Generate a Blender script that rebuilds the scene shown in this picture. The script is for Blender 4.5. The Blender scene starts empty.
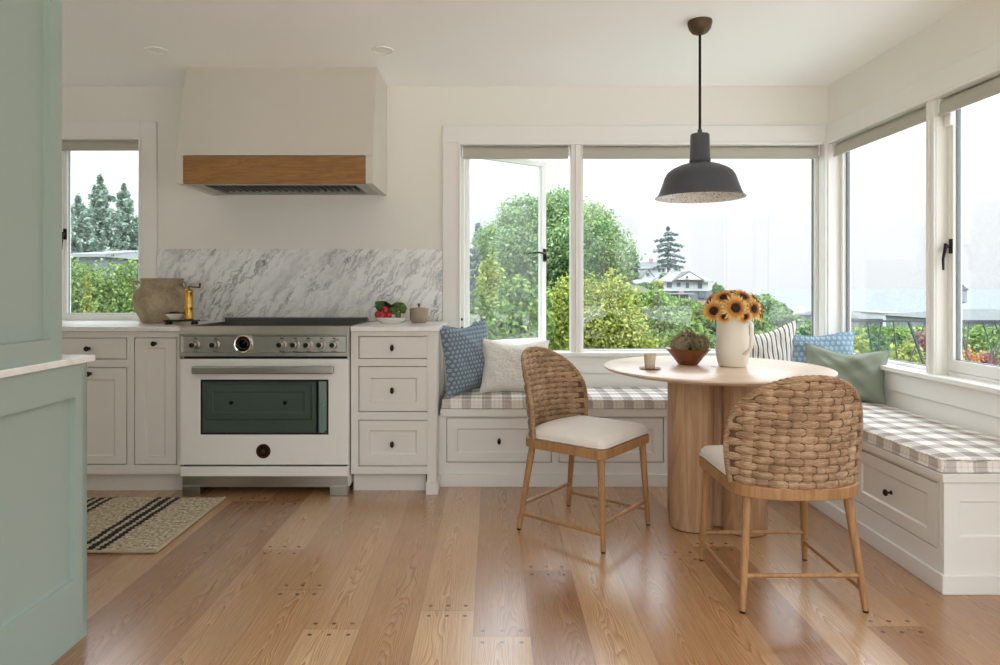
import bpy, bmesh, math, random
import numpy as np
from mathutils import Vector, Matrix, Euler
random.seed(7)
PI = math.pi
S = bpy.context.scene
COL = S.collection
EYE = 1.125          # camera height above the floor, metres
F = 667.0            # focal length in pixels of the 1000 px wide frame
def at(x, y, Y):     # the point that the frame shows at (x, y) at depth Y
    return Vector(((x - 493.0) * Y / F, Y, EYE - (y - 288.0) * Y / F))

# ------------------------------------------------------------------ materials
def lin(c):
    c /= 255.0
    return c / 12.92 if c <= 0.04045 else ((c + 0.055) / 1.055) ** 2.4
def rgb(r, g, b): return (lin(r), lin(g), lin(b), 1.0)

class NT:
    def __init__(s, name):
        s.m = bpy.data.materials.new(name); s.m.use_nodes = True
        s.t = s.m.node_tree; s.t.nodes.clear()
        s.out = s.t.nodes.new('ShaderNodeOutputMaterial')
    def n(s, typ, ins=None, **props):
        nd = s.t.nodes.new('ShaderNode' + typ)
        for k, v in props.items(): setattr(nd, k, v)
        for k, v in (ins or {}).items(): s.put(nd.inputs[k], v)
        return nd
    def put(s, sock, v):
        if isinstance(v, bpy.types.NodeSocket): s.t.links.new(v, sock)
        elif isinstance(v, bpy.types.Node): s.t.links.new(v.outputs[0], sock)
        else: sock.default_value = v
    def math(s, op, a, b=None, c=None, clamp=False):
        nd = s.t.nodes.new('ShaderNodeMath'); nd.operation = op; nd.use_clamp = clamp
        for i, v in enumerate((a, b, c)):
            if v is not None: s.put(nd.inputs[i], v)
        return nd.outputs[0]
    def coords(s, kind='Object'):
        return s.n('TexCoord').outputs[kind]
    def xyz(s, vec):
        nd = s.n('SeparateXYZ', {0: vec}); return nd.outputs[0], nd.outputs[1], nd.outputs[2]
    def comb(s, x, y, z=0.0):
        return s.n('CombineXYZ', {0: x, 1: y, 2: z}).outputs[0]
    def mapping(s, vec, scale=(1, 1, 1), rot=(0, 0, 0), loc=(0, 0, 0)):
        return s.n('Mapping', {'Vector': vec, 'Scale': scale, 'Rotation': rot, 'Location': loc}).outputs[0]
    def noise(s, vec, scale=5, detail=3, rough=0.5, dist=0.0):
        return s.n('TexNoise', {'Vector': vec, 'Scale': scale, 'Detail': detail, 'Roughness': rough, 'Distortion': dist}).outputs[0]
    def ramp(s, fac, stops, interp='LINEAR'):
        nd = s.n('ValToRGB', {0: fac}); cr = nd.color_ramp; cr.interpolation = interp
        while len(cr.elements) < len(stops): cr.elements.new(0.5)
        for e, (p, c) in zip(cr.elements, stops): e.position = p; e.color = c
        return nd.outputs[0]
    def mix(s, fac, a, b, blend='MIX'):
        nd = s.n('Mix', data_type='RGBA', blend_type=blend)
        s.put(nd.inputs[0], fac); s.put(nd.inputs[6], a); s.put(nd.inputs[7], b)
        return nd.outputs[2]
    def bump(s, h, strength=0.3, dist=0.002):
        return s.n('Bump', {'Height': h, 'Strength': strength, 'Distance': dist}).outputs[0]
    def bsdf(s, color, rough=0.5, metal=0.0, normal=None, **kw):
        b = s.n('BsdfPrincipled', {'Base Color': color, 'Roughness': rough, 'Metallic': metal})
        if normal is not None: s.put(b.inputs['Normal'], normal)
        for k, v in kw.items(): s.put(b.inputs[k.replace('_', ' ')], v)
        s.t.links.new(b.outputs[0], s.out.inputs[0])
        return s.m

def paint(name, col, rough=0.45, amt=0.03, scale=6.0, bump=0.0, metal=0.0, **kw):
    t = NT(name); v = t.coords()
    n = t.noise(v, scale, 3)
    c2 = tuple(max(0, x * (1 - amt)) for x in col[:3]) + (1,)
    c = t.mix(n, col, c2)
    nm = t.bump(t.noise(v, 90, 2), bump, 0.001) if bump else None
    return t.bsdf(c, rough, metal, nm, **kw)

def fabric(name, col, col2=None, rough=0.95, scale=400, bump=0.4, vary=14):
    t = NT(name); v = t.coords()
    w = t.noise(v, scale, 2, 0.6); big = t.noise(v, vary, 4)
    c = t.mix(t.math('MULTIPLY_ADD', w, 0.5, t.math('MULTIPLY', big, 0.5)), col2 or tuple(x * 0.75 for x in col[:3]) + (1,), col)
    return t.bsdf(c, rough, 0, t.bump(w, bump, 0.002), Sheen_Weight=0.15)

def wood(name, c1, c2, axis='Z', scale=1.0, rough=0.5, fine=60):
    """grain that runs along one object axis"""
    t = NT(name); v = t.coords()
    sc = {'X': (0.09, 1, 1), 'Y': (1, 0.09, 1), 'Z': (1, 1, 0.09)}[axis]
    sc2 = {'X': (0.012, 1, 1), 'Y': (1, 0.012, 1), 'Z': (1, 1, 0.012)}[axis]
    m = t.mapping(v, tuple(x * scale for x in sc))
    n = t.noise(m, 9, 4, 0.55, 0.6)
    rings = t.math('FRACT', t.math('MULTIPLY', n, 9.0))
    rings = t.math('ABSOLUTE', t.math('MULTIPLY_ADD', rings, 2.0, -1.0))
    f = t.noise(t.mapping(v, tuple(x * scale for x in sc2)), fine * 3, 3, 0.7)
    g = t.math('MULTIPLY_ADD', rings, 0.4, t.math('MULTIPLY', f, 0.6))
    c = t.ramp(g, [(0.15, c2), (0.75, c1)])
    return t.bsdf(c, rough, 0, t.bump(g, 0.08, 0.001))

def floor_mat():
    t = NT('oak_planks'); v = t.coords()
    x, y, z = t.xyz(v)
    W = 0.187
    px = t.math('DIVIDE', t.math('ADD', x, 0.065), W)
    pid = t.math('FLOOR', px); fx = t.math('FRACT', px)
    wn = t.n('TexWhiteNoise', {'W': pid}, noise_dimensions='1D').outputs[0]
    L = 2.9
    py = t.math('ADD', t.math('DIVIDE', y, L), t.math('MULTIPLY', wn, 7.31))
    jid = t.math('FLOOR', py); fy = t.math('FRACT', py)
    wn2n = t.n('TexWhiteNoise', {'Vector': t.comb(pid, jid, 3.0)}, noise_dimensions='3D')
    r1 = wn2n.outputs[0]; rc = t.n('SeparateColor', {0: wn2n.outputs[1]})
    r2, r3 = rc.outputs[0], rc.outputs[1]
    # grain, shifted for every board
    gx = t.math('MULTIPLY_ADD', r2, 30.0, x); gy = t.math('MULTIPLY_ADD', r3, 50.0, y)
    # flat-sawn cathedral figure near board centres
    cx = t.math('MULTIPLY', t.math('ADD', t.math('ADD', fx, -0.5), t.math('MULTIPLY_ADD', r2, 0.5, -0.25)), W)
    nlow = t.noise(t.comb(t.math('MULTIPLY', gx, 6.0), t.math('MULTIPLY', gy, 1.1)), 1.0, 3, 0.5)
    para = t.math('MULTIPLY', t.math('MULTIPLY', cx, cx), 260.0)
    fld = t.math('ADD', t.math('ADD', para, t.math('MULTIPLY', gy, 0.55)), t.math('MULTIPLY', nlow, 2.6))
    rings = t.math('FRACT', t.math('MULTIPLY', fld, 8.5))
    rings = t.math('POWER', rings, 2.5)
    fine = t.noise(t.comb(t.math('MULTIPLY', gx, 190.0), t.math('MULTIPLY', gy, 3.2)), 1.0, 3, 0.7)
    med = t.noise(t.comb(t.math('MULTIPLY', gx, 30.0), t.math('MULTIPLY', gy, 1.2)), 1.0, 4, 0.6)
    base = t.ramp(r1, [(0.0, rgb(160, 119, 80)), (0.3, rgb(188, 148, 106)), (0.6, rgb(202, 166, 124)), (0.85, rgb(218, 186, 146)), (1.0, rgb(174, 130, 88))])
    dark = t.mix(1.0, base, rgb(178, 146, 114), 'MULTIPLY')
    c = t.mix(t.math('MULTIPLY', rings, 0.95), base, dark)
    c = t.mix(t.math('MULTIPLY', t.ramp(fine, [(0.42, (0, 0, 0, 1)), (0.66, (1, 1, 1, 1))]), 0.75), c, dark)
    c = t.mix(t.math('MULTIPLY', med, 0.35), c, t.mix(1.0, base, rgb(225, 205, 180), 'MULTIPLY'))
    # seams between boards
    sx = t.math('LESS_THAN', t.math('MINIMUM', fx, t.math('SUBTRACT', 1.0, fx)), 0.006)
    ey = t.math('MULTIPLY', t.math('MINIMUM', fy, t.math('SUBTRACT', 1.0, fy)), L)
    sy = t.math('LESS_THAN', ey, 0.0014)
    seam = t.math('MAXIMUM', sx, sy)
    c = t.mix(t.math('MULTIPLY', seam, 0.5), c, rgb(90, 62, 40))
    # three dark pegs at either side of each end joint
    q = t.math('FRACT', t.math('MULTIPLY', fx, 3.0))
    dx = t.math('MULTIPLY', t.math('ADD', q, -0.5), W / 3.0)
    dy = t.math('ADD', ey, -0.036)
    rr = t.math('SQRT', t.math('ADD', t.math('MULTIPLY', dx, dx), t.math('MULTIPLY', dy, dy)))
    peg = t.math('LESS_THAN', rr, 0.0075)
    c = t.mix(t.math('MULTIPLY', peg, 0.85), c, rgb(70, 44, 28))
    # a few scattered knots
    vo = t.n('TexVoronoi', {'Vector': t.comb(t.math('MULTIPLY', gx, 1.6), t.math('MULTIPLY', gy, 0.7)), 'Scale': 1.0}, feature='F1')
    knot = t.ramp(vo.outputs[0], [(0.0, (1, 1, 1, 1)), (0.02, (.8, .8, .8, 1)), (0.035, (0, 0, 0, 1))])
    c = t.mix(t.math('MULTIPLY', knot, 0.6), c, rgb(84, 54, 34))
    h = t.math('ADD', t.math('MULTIPLY', fine, 0.25), t.math('MULTIPLY', t.math('SUBTRACT', 1.0, seam), 1.0))
    rough = t.math('MULTIPLY_ADD', fine, 0.12, 0.20)
    return t.bsdf(c, rough, 0, t.bump(h, 0.12, 0.001), Coat_Weight=0.75, Coat_Roughness=0.27)

def marble(name, ang=0.86, scale=1.0, base=(236, 235, 230), vein=(112, 115, 118), amount=1.0):
    t = NT(name); v = t.coords()
    x, y, z = t.xyz(v)
    q = t.comb(x, t.math('ADD', y, z), 0.0)
    r = t.mapping(q, (1, 1, 1), (0, 0, -ang))
    wv = t.noise(t.mapping(q, (7 * scale, 7 * scale, 1)), 1.0, 3, 0.6)
    wv = t.comb(t.math('MULTIPLY', wv, 0.10), t.math('MULTIPLY', wv, 0.10), 0)
    r = t.n('VectorMath', {0: r, 1: wv}, operation='ADD').outputs[0]
    soft = t.noise(t.mapping(r, (2.2 * scale, 8.0 * scale, 1)), 1.0, 5, 0.62)
    fine = t.noise(t.mapping(r, (5.0 * scale, 19.0 * scale, 1), (0, 0, 0), (3.3, 1.7, 0)), 1.0, 5, 0.65)
    line = t.noise(t.mapping(r, (2.6 * scale, 10.0 * scale, 1), (0, 0, 0), (9.1, 4.4, 0)), 1.0, 4, 0.6)
    mask = t.ramp(t.noise(t.mapping(r, (1.3 * scale, 3.0 * scale, 1), (0, 0, 0), (1.2, 5.5, 0)), 1.0, 3, 0.5), [(0.38, (.12, .12, .12, 1)), (0.62, (1, 1, 1, 1))])
    c = t.mix(t.math('MULTIPLY', t.ramp(soft, [(0.50, (0, 0, 0, 1)), (0.68, (1, 1, 1, 1))]), 0.42 * amount), rgb(*base), rgb(168, 170, 170))
    c = t.mix(t.math('MULTIPLY', t.math('MULTIPLY', t.ramp(fine, [(0.52, (0, 0, 0, 1)), (0.70, (1, 1, 1, 1))]), mask), 0.75 * amount), c, rgb(*vein))
    d = t.math('ABSOLUTE', t.math('ADD', line, -0.5))
    c = t.mix(t.math('MULTIPLY', t.math('MULTIPLY', t.ramp(d, [(0.0, (1, 1, 1, 1)), (0.035, (0, 0, 0, 1))]), mask), 0.65 * amount), c, rgb(*vein))
    return t.bsdf(c, 0.22)

def gingham():
    t = NT('plaid_linen'); v = t.coords()
    x, y, z = t.xyz(v)
    nx, ny, nz = t.xyz(t.coords('Normal'))
    u = t.math('DIVIDE', t.math('ADD', x, t.math('MULTIPLY', z, t.math('ABSOLUTE', nx))), 0.115)
    w = t.math('DIVIDE', t.math('SUBTRACT', y, t.math('MULTIPLY', z, t.math('ABSOLUTE', ny))), 0.115)
    def band(q):
        f = t.math('FRACT', q)
        wide = t.math('LESS_THAN', f, 0.46)
        l1 = t.math('LESS_THAN', t.math('ABSOLUTE', t.math('ADD', f, -0.62)), 0.022)
        l2 = t.math('LESS_THAN', t.math('ABSOLUTE', t.math('ADD', f, -0.84)), 0.022)
        gap = t.math('LESS_THAN', t.math('ABSOLUTE', t.math('ADD', f, -0.12)), 0.02)
        lines = t.math('MULTIPLY', t.math('MAXIMUM', l1, l2), 0.35)
        return t.math('MAXIMUM', t.math('MULTIPLY', wide, t.math('MULTIPLY_ADD', gap, -0.35, 1.0)), lines)
    s = t.math('MULTIPLY', t.math('ADD', band(u), band(w)), 0.5)
    n = t.noise(v, 500, 2)
    s = t.math('ADD', s, t.math('MULTIPLY', t.math('ADD', n, -0.5), 0.25))
    c = t.ramp(s, [(0.05, rgb(240, 236, 228)), (0.5, rgb(198, 192, 186)), (1.0, rgb(152, 140, 130))])
    return t.bsdf(c, 0.95, 0, t.bump(n, 0.3, 0.001))

def print_blue(name='blue_block_print', base=(106, 123, 136), mot=(206, 212, 214), pitch=0.025):
    t = NT(name); v = t.coords(); x, y, z = t.xyz(v)
    row = t.math('DIVIDE', z, pitch); rid = t.math('FLOOR', row)
    off = t.math('MULTIPLY', t.math('MODULO', t.math('ABSOLUTE', rid), 2.0), 0.5)
    fx = t.math('ADD', t.math('FRACT', t.math('ADD', t.math('DIVIDE', x, pitch), off)), -0.5)
    fz = t.math('ADD', t.math('FRACT', row), -0.5)
    def dot(ax, az, r):
        a = t.math('ADD', fx, -ax); b = t.math('ADD', fz, -az)
        return t.math('LESS_THAN', t.math('ADD', t.math('MULTIPLY', a, a), t.math('MULTIPLY', b, b)), r * r)
    m = None
    for ax, az, r in [(0, 0.22, .12), (-.2, .06, .11), (.2, .06, .11), (-.12, -.18, .1), (.12, -.18, .1), (0, -.34, .06)]:
        d = dot(ax, az, r); m = d if m is None else t.math('MAXIMUM', m, d)
    n = t.noise(v, 350, 2); big = t.noise(v, 9, 3)
    b = t.mix(big, rgb(*base), tuple(q * 0.82 for q in rgb(*base)[:3]) + (1,))
    c = t.mix(t.math('MULTIPLY', m, 0.6), b, rgb(*mot))
    return t.bsdf(c, 0.95, 0, t.bump(n, 0.4, 0.001))

def stripe_mat():
    t = NT('ticking_stripe'); v = t.coords(); x, y, z = t.xyz(v)
    w = t.math('MULTIPLY_ADD', t.noise(v, 60, 2), 0.004, x)
    f = t.math('FRACT', t.math('DIVIDE', w, 0.029))
    a = t.math('LESS_THAN', f, 0.30)
    b = t.math('LESS_THAN', t.math('ABSOLUTE', t.math('ADD', f, -0.6)), 0.04)
    m = t.math('MAXIMUM', t.math('MULTIPLY', a, 0.9), t.math('MULTIPLY', b, 0.4))
    n = t.noise(v, 400, 2)
    c = t.mix(m, rgb(236, 232, 224), rgb(58, 58, 62))
    return t.bsdf(c, 0.95, 0, t.bump(n, 0.4, 0.001))

def rug_mat():
    t = NT('woven_jute'); v = t.coords(); x, y, z = t.xyz(v)
    rows = t.math('SINE', t.math('MULTIPLY', y, 430.0))
    tuft = t.noise(t.comb(t.math('MULTIPLY', x, 62.0), t.math('MULTIPLY', y, 48.0)), 1.0, 3, 0.7)
    jag = t.math('MULTIPLY', t.math('SINE', t.math('MULTIPLY', y, 215.0)), 0.004)
    xx = t.math('ADD', t.math('ADD', x, jag), t.math('MULTIPLY', t.math('ADD', t.noise(v, 40, 2), -0.5), 0.012))
    m = None
    for c0, hw in [(-1.675, .013), (-1.722, .016), (-1.772, .013), (-2.03, .012), (-2.075, .014), (-2.12, .012)]:
        d = t.math('LESS_THAN', t.math('ABSOLUTE', t.math('ADD', xx, -c0)), hw)
        m = d if m is None else t.math('MAXIMUM', m, d)
    c = t.ramp(tuft, [(0.30, rgb(112, 96, 76)), (0.48, rgb(186, 170, 144)), (0.66, rgb(232, 220, 198))])
    c = t.mix(m, c, rgb(30, 27, 25))
    h = t.math('ADD', tuft, t.math('MULTIPLY', rows, 0.25))
    return t.bsdf(c, 1.0, 0, t.bump(h, 0.9, 0.006))

def leaf_mat(name, c1, c2, c3, trans=0.35):
    t = NT(name)
    r = t.n('NewGeometry').outputs['Random Per Island']
    c = t.ramp(r, [(0.0, rgb(*c1)), (0.5, rgb(*c2)), (1.0, rgb(*c3))])
    d = t.n('BsdfDiffuse', {0: c}); tr = t.n('BsdfTranslucent', {0: c})
    mx = t.n('MixShader', {0: trans, 1: d.outputs[0], 2: tr.outputs[0]})
    t.t.links.new(mx.outputs[0], t.out.inputs[0]); return t.m

def glass_mat(name, tint=(1, 1, 1, 1), refl=1.0):
    t = NT(name)
    fc = t.n('LayerWeight', {'Blend': 0.5}).outputs['Facing']
    fr = t.math('MULTIPLY_ADD', t.math('POWER', fc, 5.0), 0.9, 0.04)
    tr = t.n('BsdfTransparent', {0: tint}); gl = t.n('BsdfGlossy', {0: (1, 1, 1, 1), 'Roughness': 0.0})
    mx = t.n('MixShader', {0: t.math('MULTIPLY', fr, refl, clamp=True), 1: tr.outputs[0], 2: gl.outputs[0]})
    t.t.links.new(mx.outputs[0], t.out.inputs[0]); return t.m

def rope_mat(name, c1, c2, c3):
    t = NT(name); v = t.coords(); x, y, z = t.xyz(v)
    st = t.noise(t.comb(t.math('MULTIPLY', x, 30.0), t.math('MULTIPLY', y, 30.0), t.math('MULTIPLY', z, 330.0)), 1.0, 2, 0.6)
    big = t.noise(v, 14, 3, 0.6)
    f = t.math('MULTIPLY_ADD', st, 0.6, t.math('MULTIPLY', big, 0.45))
    c = t.ramp(f, [(0.3, rgb(*c1)), (0.52, rgb(*c2)), (0.75, rgb(*c3))])
    return t.bsdf(c, 0.75, 0, t.bump(st, 0.6, 0.002))

M = {}
M['wall'] = paint('wall_paint', rgb(234, 231, 222), 0.7, 0.02, 2, 0.05)
M['ceiling'] = paint('ceiling_paint', rgb(250, 250, 247), 0.8, 0.015, 2)
M['trim'] = paint('trim_paint', rgb(234, 232, 226), 0.4, 0.02)
M['frame'] = paint('window_frame_paint', rgb(240, 240, 236), 0.35, 0.02)
M['cab'] = paint('putty_cabinet_paint', rgb(223, 219, 211), 0.4, 0.02)
M['bench'] = paint('cream_bench_paint', rgb(227, 225, 219), 0.4, 0.02)
M['green'] = paint('sage_cabinet_paint', rgb(156, 171, 161), 0.42, 0.03)
M['hood'] = paint('hood_plaster', rgb(212, 206, 193), 0.75, 0.05, 3, 0.1)
M['floor'] = floor_mat()
M['marble'] = marble('veined_marble', 0.86, 1.45, (240, 240, 237), (98, 101, 104), 1.1)
M['quartz'] = marble('pale_marble_top', 0.6, 0.8, (236, 234, 230), (170, 170, 172), 0.45)
M['black'] = paint('black_bronze', rgb(38, 34, 32), 0.4, 0.1, 30, metal=0.6)
M['dark'] = paint('dark_void', rgb(22, 22, 22), 0.7)
M['steel'] = paint('brushed_steel', rgb(176, 172, 162), 0.34, 0.12, 25, metal=1.0)
M['chrome'] = paint('polished_steel', rgb(225, 222, 214), 0.12, 0.03, metal=1.0)
M['baffle'] = paint('baffle_steel', rgb(128, 126, 120), 0.3, 0.1, metal=1.0)
M['enamel'] = paint('white_enamel', rgb(233, 232, 227), 0.2, 0.01)
M['ovenglass'] = None
M['brass'] = paint('brass', rgb(212, 168, 84), 0.25, 0.12, 20, metal=1.0)
M['iron'] = paint('cast_iron', rgb(44, 42, 42), 0.55, 0.1, 40, metal=0.3)
M['oak'] = wood('pale_oak', rgb(200, 166, 130), rgb(166, 128, 94), 'Z')
M['oakx'] = wood('oak_top', rgb(220, 196, 170), rgb(200, 172, 144), 'X', rough=0.3)
M['chairwood'] = wood('chair_oak', rgb(174, 131, 86), rgb(140, 99, 60), 'Z', rough=0.45)
M['band'] = wood('hood_walnut', rgb(162, 116, 60), rgb(124, 84, 42), 'X', 2.0, 0.5)
M['rope'] = rope_mat('seagrass_rope', (94, 70, 48), (158, 126, 94), (208, 180, 146))
M['ropein'] = paint('seagrass_backing', rgb(108, 80, 54), 0.9, 0.3, 60)
M['seat'] = fabric('seat_linen', rgb(236, 231, 222), rgb(214, 207, 196), bump=0.3)
M['plaid'] = gingham()
M['blue'] = print_blue()
M['blueaqua'] = print_blue('aqua_block_print', (124, 150, 166), (212, 222, 226), 0.032)
M['boucle'] = fabric('boucle_wool', rgb(246, 243, 236), rgb(214, 210, 200), scale=75, bump=1.0)
M['linenwhite'] = fabric('white_linen', rgb(236, 232, 222))
M['greenlinen'] = fabric('sage_linen', rgb(152, 160, 142), rgb(120, 129, 112), vary=7)
M['stripe'] = stripe_mat()
M['rug'] = rug_mat()
M['jute'] = fabric('jute_edge', rgb(206, 192, 164), rgb(150, 134, 106), scale=160, bump=1.0)
M['blind'] = fabric('roller_blind_cloth', rgb(190, 186, 172), rgb(176, 172, 158), scale=300, bump=0.1)
M['lampgrey'] = paint('charcoal_enamel', rgb(72, 74, 78), 0.42, 0.12, 12)
t = NT('speckled_enamel'); v = t.coords()
M['lampin'] = t.bsdf(t.ramp(t.noise(v, 120, 3, 0.7), [(0.38, rgb(120, 118, 116)), (0.46, rgb(226, 222, 216))]), 0.4)
M['bronze'] = paint('aged_bronze', rgb(92, 72, 52), 0.5, 0.2, 25, metal=0.5)
t = NT('weathered_stoneware'); v = t.coords()
nz = t.noise(v, 7, 6, 0.65, 0.4); nf = t.noise(v, 60, 3)
M['urn'] = t.bsdf(t.ramp(t.math('MULTIPLY_ADD', nf, 0.25, t.math('MULTIPLY', nz, 0.8)), [(0.3, rgb(112, 94, 72)), (0.5, rgb(164, 146, 120)), (0.72, rgb(192, 176, 150))]), 0.85, 0, t.bump(nf, 0.4, 0.003))
M['ceramic'] = paint('cream_ceramic', rgb(232, 224, 208), 0.35, 0.05, 10)
M['whiteware'] = paint('white_porcelain', rgb(240, 238, 232), 0.25, 0.02)
M['potclay'] = paint('taupe_stoneware', rgb(166, 148, 126), 0.6, 0.2, 30)
M['potlid'] = paint('dark_wood_lid', rgb(98, 76, 56), 0.6, 0.2, 30)
M['copper'] = paint('copper_glaze', rgb(150, 94, 60), 0.34, 0.5, 18, metal=0.45)
M['radish'] = paint('radish_red', rgb(190, 36, 52), 0.35, 0.25, 30)
M['broccoli'] = paint('broccoli_green', rgb(84, 108, 54), 0.9, 0.4, 90, 0.8)
M['leafgreen'] = paint('leaf_green', rgb(70, 104, 44), 0.6, 0.35, 30)
M['stemgreen'] = paint('stem_green', rgb(116, 140, 70), 0.6, 0.2, 30)
M['artichoke'] = paint('dried_artichoke', rgb(150, 140, 104), 0.8, 0.4, 25)
t = NT('sunflower_petal'); v = t.coords(); x, y, z = t.xyz(v)
rad = t.math('SQRT', t.math('ADD', t.math('MULTIPLY', x, x), t.math('MULTIPLY', y, y)))
M['petal'] = t.bsdf(t.ramp(t.math('DIVIDE', rad, 0.062), [(0.32, rgb(140, 62, 24)), (0.46, rgb(196, 124, 58)), (0.74, rgb(232, 190, 106)), (1.0, rgb(246, 226, 168))]), 0.8)
M['seedhead'] = paint('sunflower_seeds', rgb(54, 34, 24), 0.95, 0.4, 200, 1.0)
M['cup'] = paint('beige_cup', rgb(206, 190, 166), 0.6, 0.12, 30)
M['coaster'] = paint('dark_saucer', rgb(156, 130, 104), 0.6, 0.15, 30)
M['pane'] = glass_mat('window_glass')
M['sashpane'] = glass_mat('sash_glass', (0.97, 0.985, 0.98, 1), 2.2)
M['leaf_yellow'] = leaf_mat('yellow_green_leaves', (104, 126, 62), (150, 164, 86), (190, 192, 108))
M['leaf_mid'] = leaf_mat('mid_green_leaves', (78, 104, 58), (114, 142, 80), (154, 176, 104))
M['leaf_deep'] = leaf_mat('deep_green_leaves', (70, 94, 64), (100, 128, 84), (136, 160, 108))
M['leaf_tree'] = leaf_mat('tree_leaves', (98, 124, 88), (132, 160, 112), (168, 192, 138))
M['leaf_conifer'] = leaf_mat('hazy_conifer_needles', (122, 144, 132), (148, 168, 154), (174, 192, 178), 0.2)  # distance haze is put into these paler needle colours
M['leaf_pine'] = leaf_mat('hazy_pine_needles', (92, 114, 112), (112, 134, 130), (140, 158, 152), 0.2)  # blue-grey needle colours carry the haze of distance
M['leaf_orange'] = leaf_mat('rusty_leaves', (150, 96, 60), (196, 140, 96), (214, 170, 120))
M['leaf_purple'] = leaf_mat('plum_leaves', (98, 60, 66), (140, 92, 96), (170, 120, 112))
M['bark'] = paint('bark', rgb(112, 96, 80), 0.9, 0.3, 10, 0.5)
M['grass'] = paint('grass', rgb(190, 190, 178), 0.95, 0.4, 1.5)
M['hill'] = paint('hill_grass', rgb(108, 118, 92), 1.0, 0.45, 0.3, Specular_IOR_Level=0.0)
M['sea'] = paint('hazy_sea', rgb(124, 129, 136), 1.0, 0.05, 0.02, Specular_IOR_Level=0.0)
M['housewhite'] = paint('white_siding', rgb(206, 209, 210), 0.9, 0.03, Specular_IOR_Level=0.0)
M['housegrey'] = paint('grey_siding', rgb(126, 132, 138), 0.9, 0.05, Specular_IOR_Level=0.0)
M['roofgrey'] = paint('slate_roof', rgb(112, 116, 116), 1.0, 0.12, 1, Specular_IOR_Level=0.0)
M['roofpale'] = paint('pale_roof', rgb(142, 146, 146), 1.0, 0.08, 1, Specular_IOR_Level=0.0)
M['brick'] = paint('muted_brick', rgb(158, 132, 122), 0.8, 0.15, 4)
M['farglass'] = paint('far_window_glass', rgb(92, 104, 116), 0.15, 0.05)
M['rail'] = paint('railing_iron', rgb(58, 62, 66), 0.5, 0.05, metal=0.3)
M['paving'] = paint('pale_paving', rgb(206, 205, 202), 0.9, 0.08, 2)  # paleness set so the unseen ground bounces light onto the ceiling

t = NT('smoked_oven_glass'); v = t.coords()
b = t.bsdf(rgb(58, 72, 66), 0.02, Specular_IOR_Level=1.0, Coat_Weight=0.0)
gl = t.n('BsdfGlossy', {0: (0.80, 0.92, 0.88, 1), 'Roughness': 0.015})
df = t.n('BsdfDiffuse', {0: rgb(20, 30, 27)})
mx = t.n('MixShader', {0: 0.34, 1: df.outputs[0], 2: gl.outputs[0]})
t.t.links.new(mx.outputs[0], t.out.inputs[0]); M['ovenglass'] = t.m

M['darksteel'] = paint('dark_steel', rgb(104, 104, 98), 0.35, 0.1, 25, metal=1.0)

M['spacer'] = paint('grey_glazing_bead', rgb(120, 126, 128), 0.5)

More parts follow.
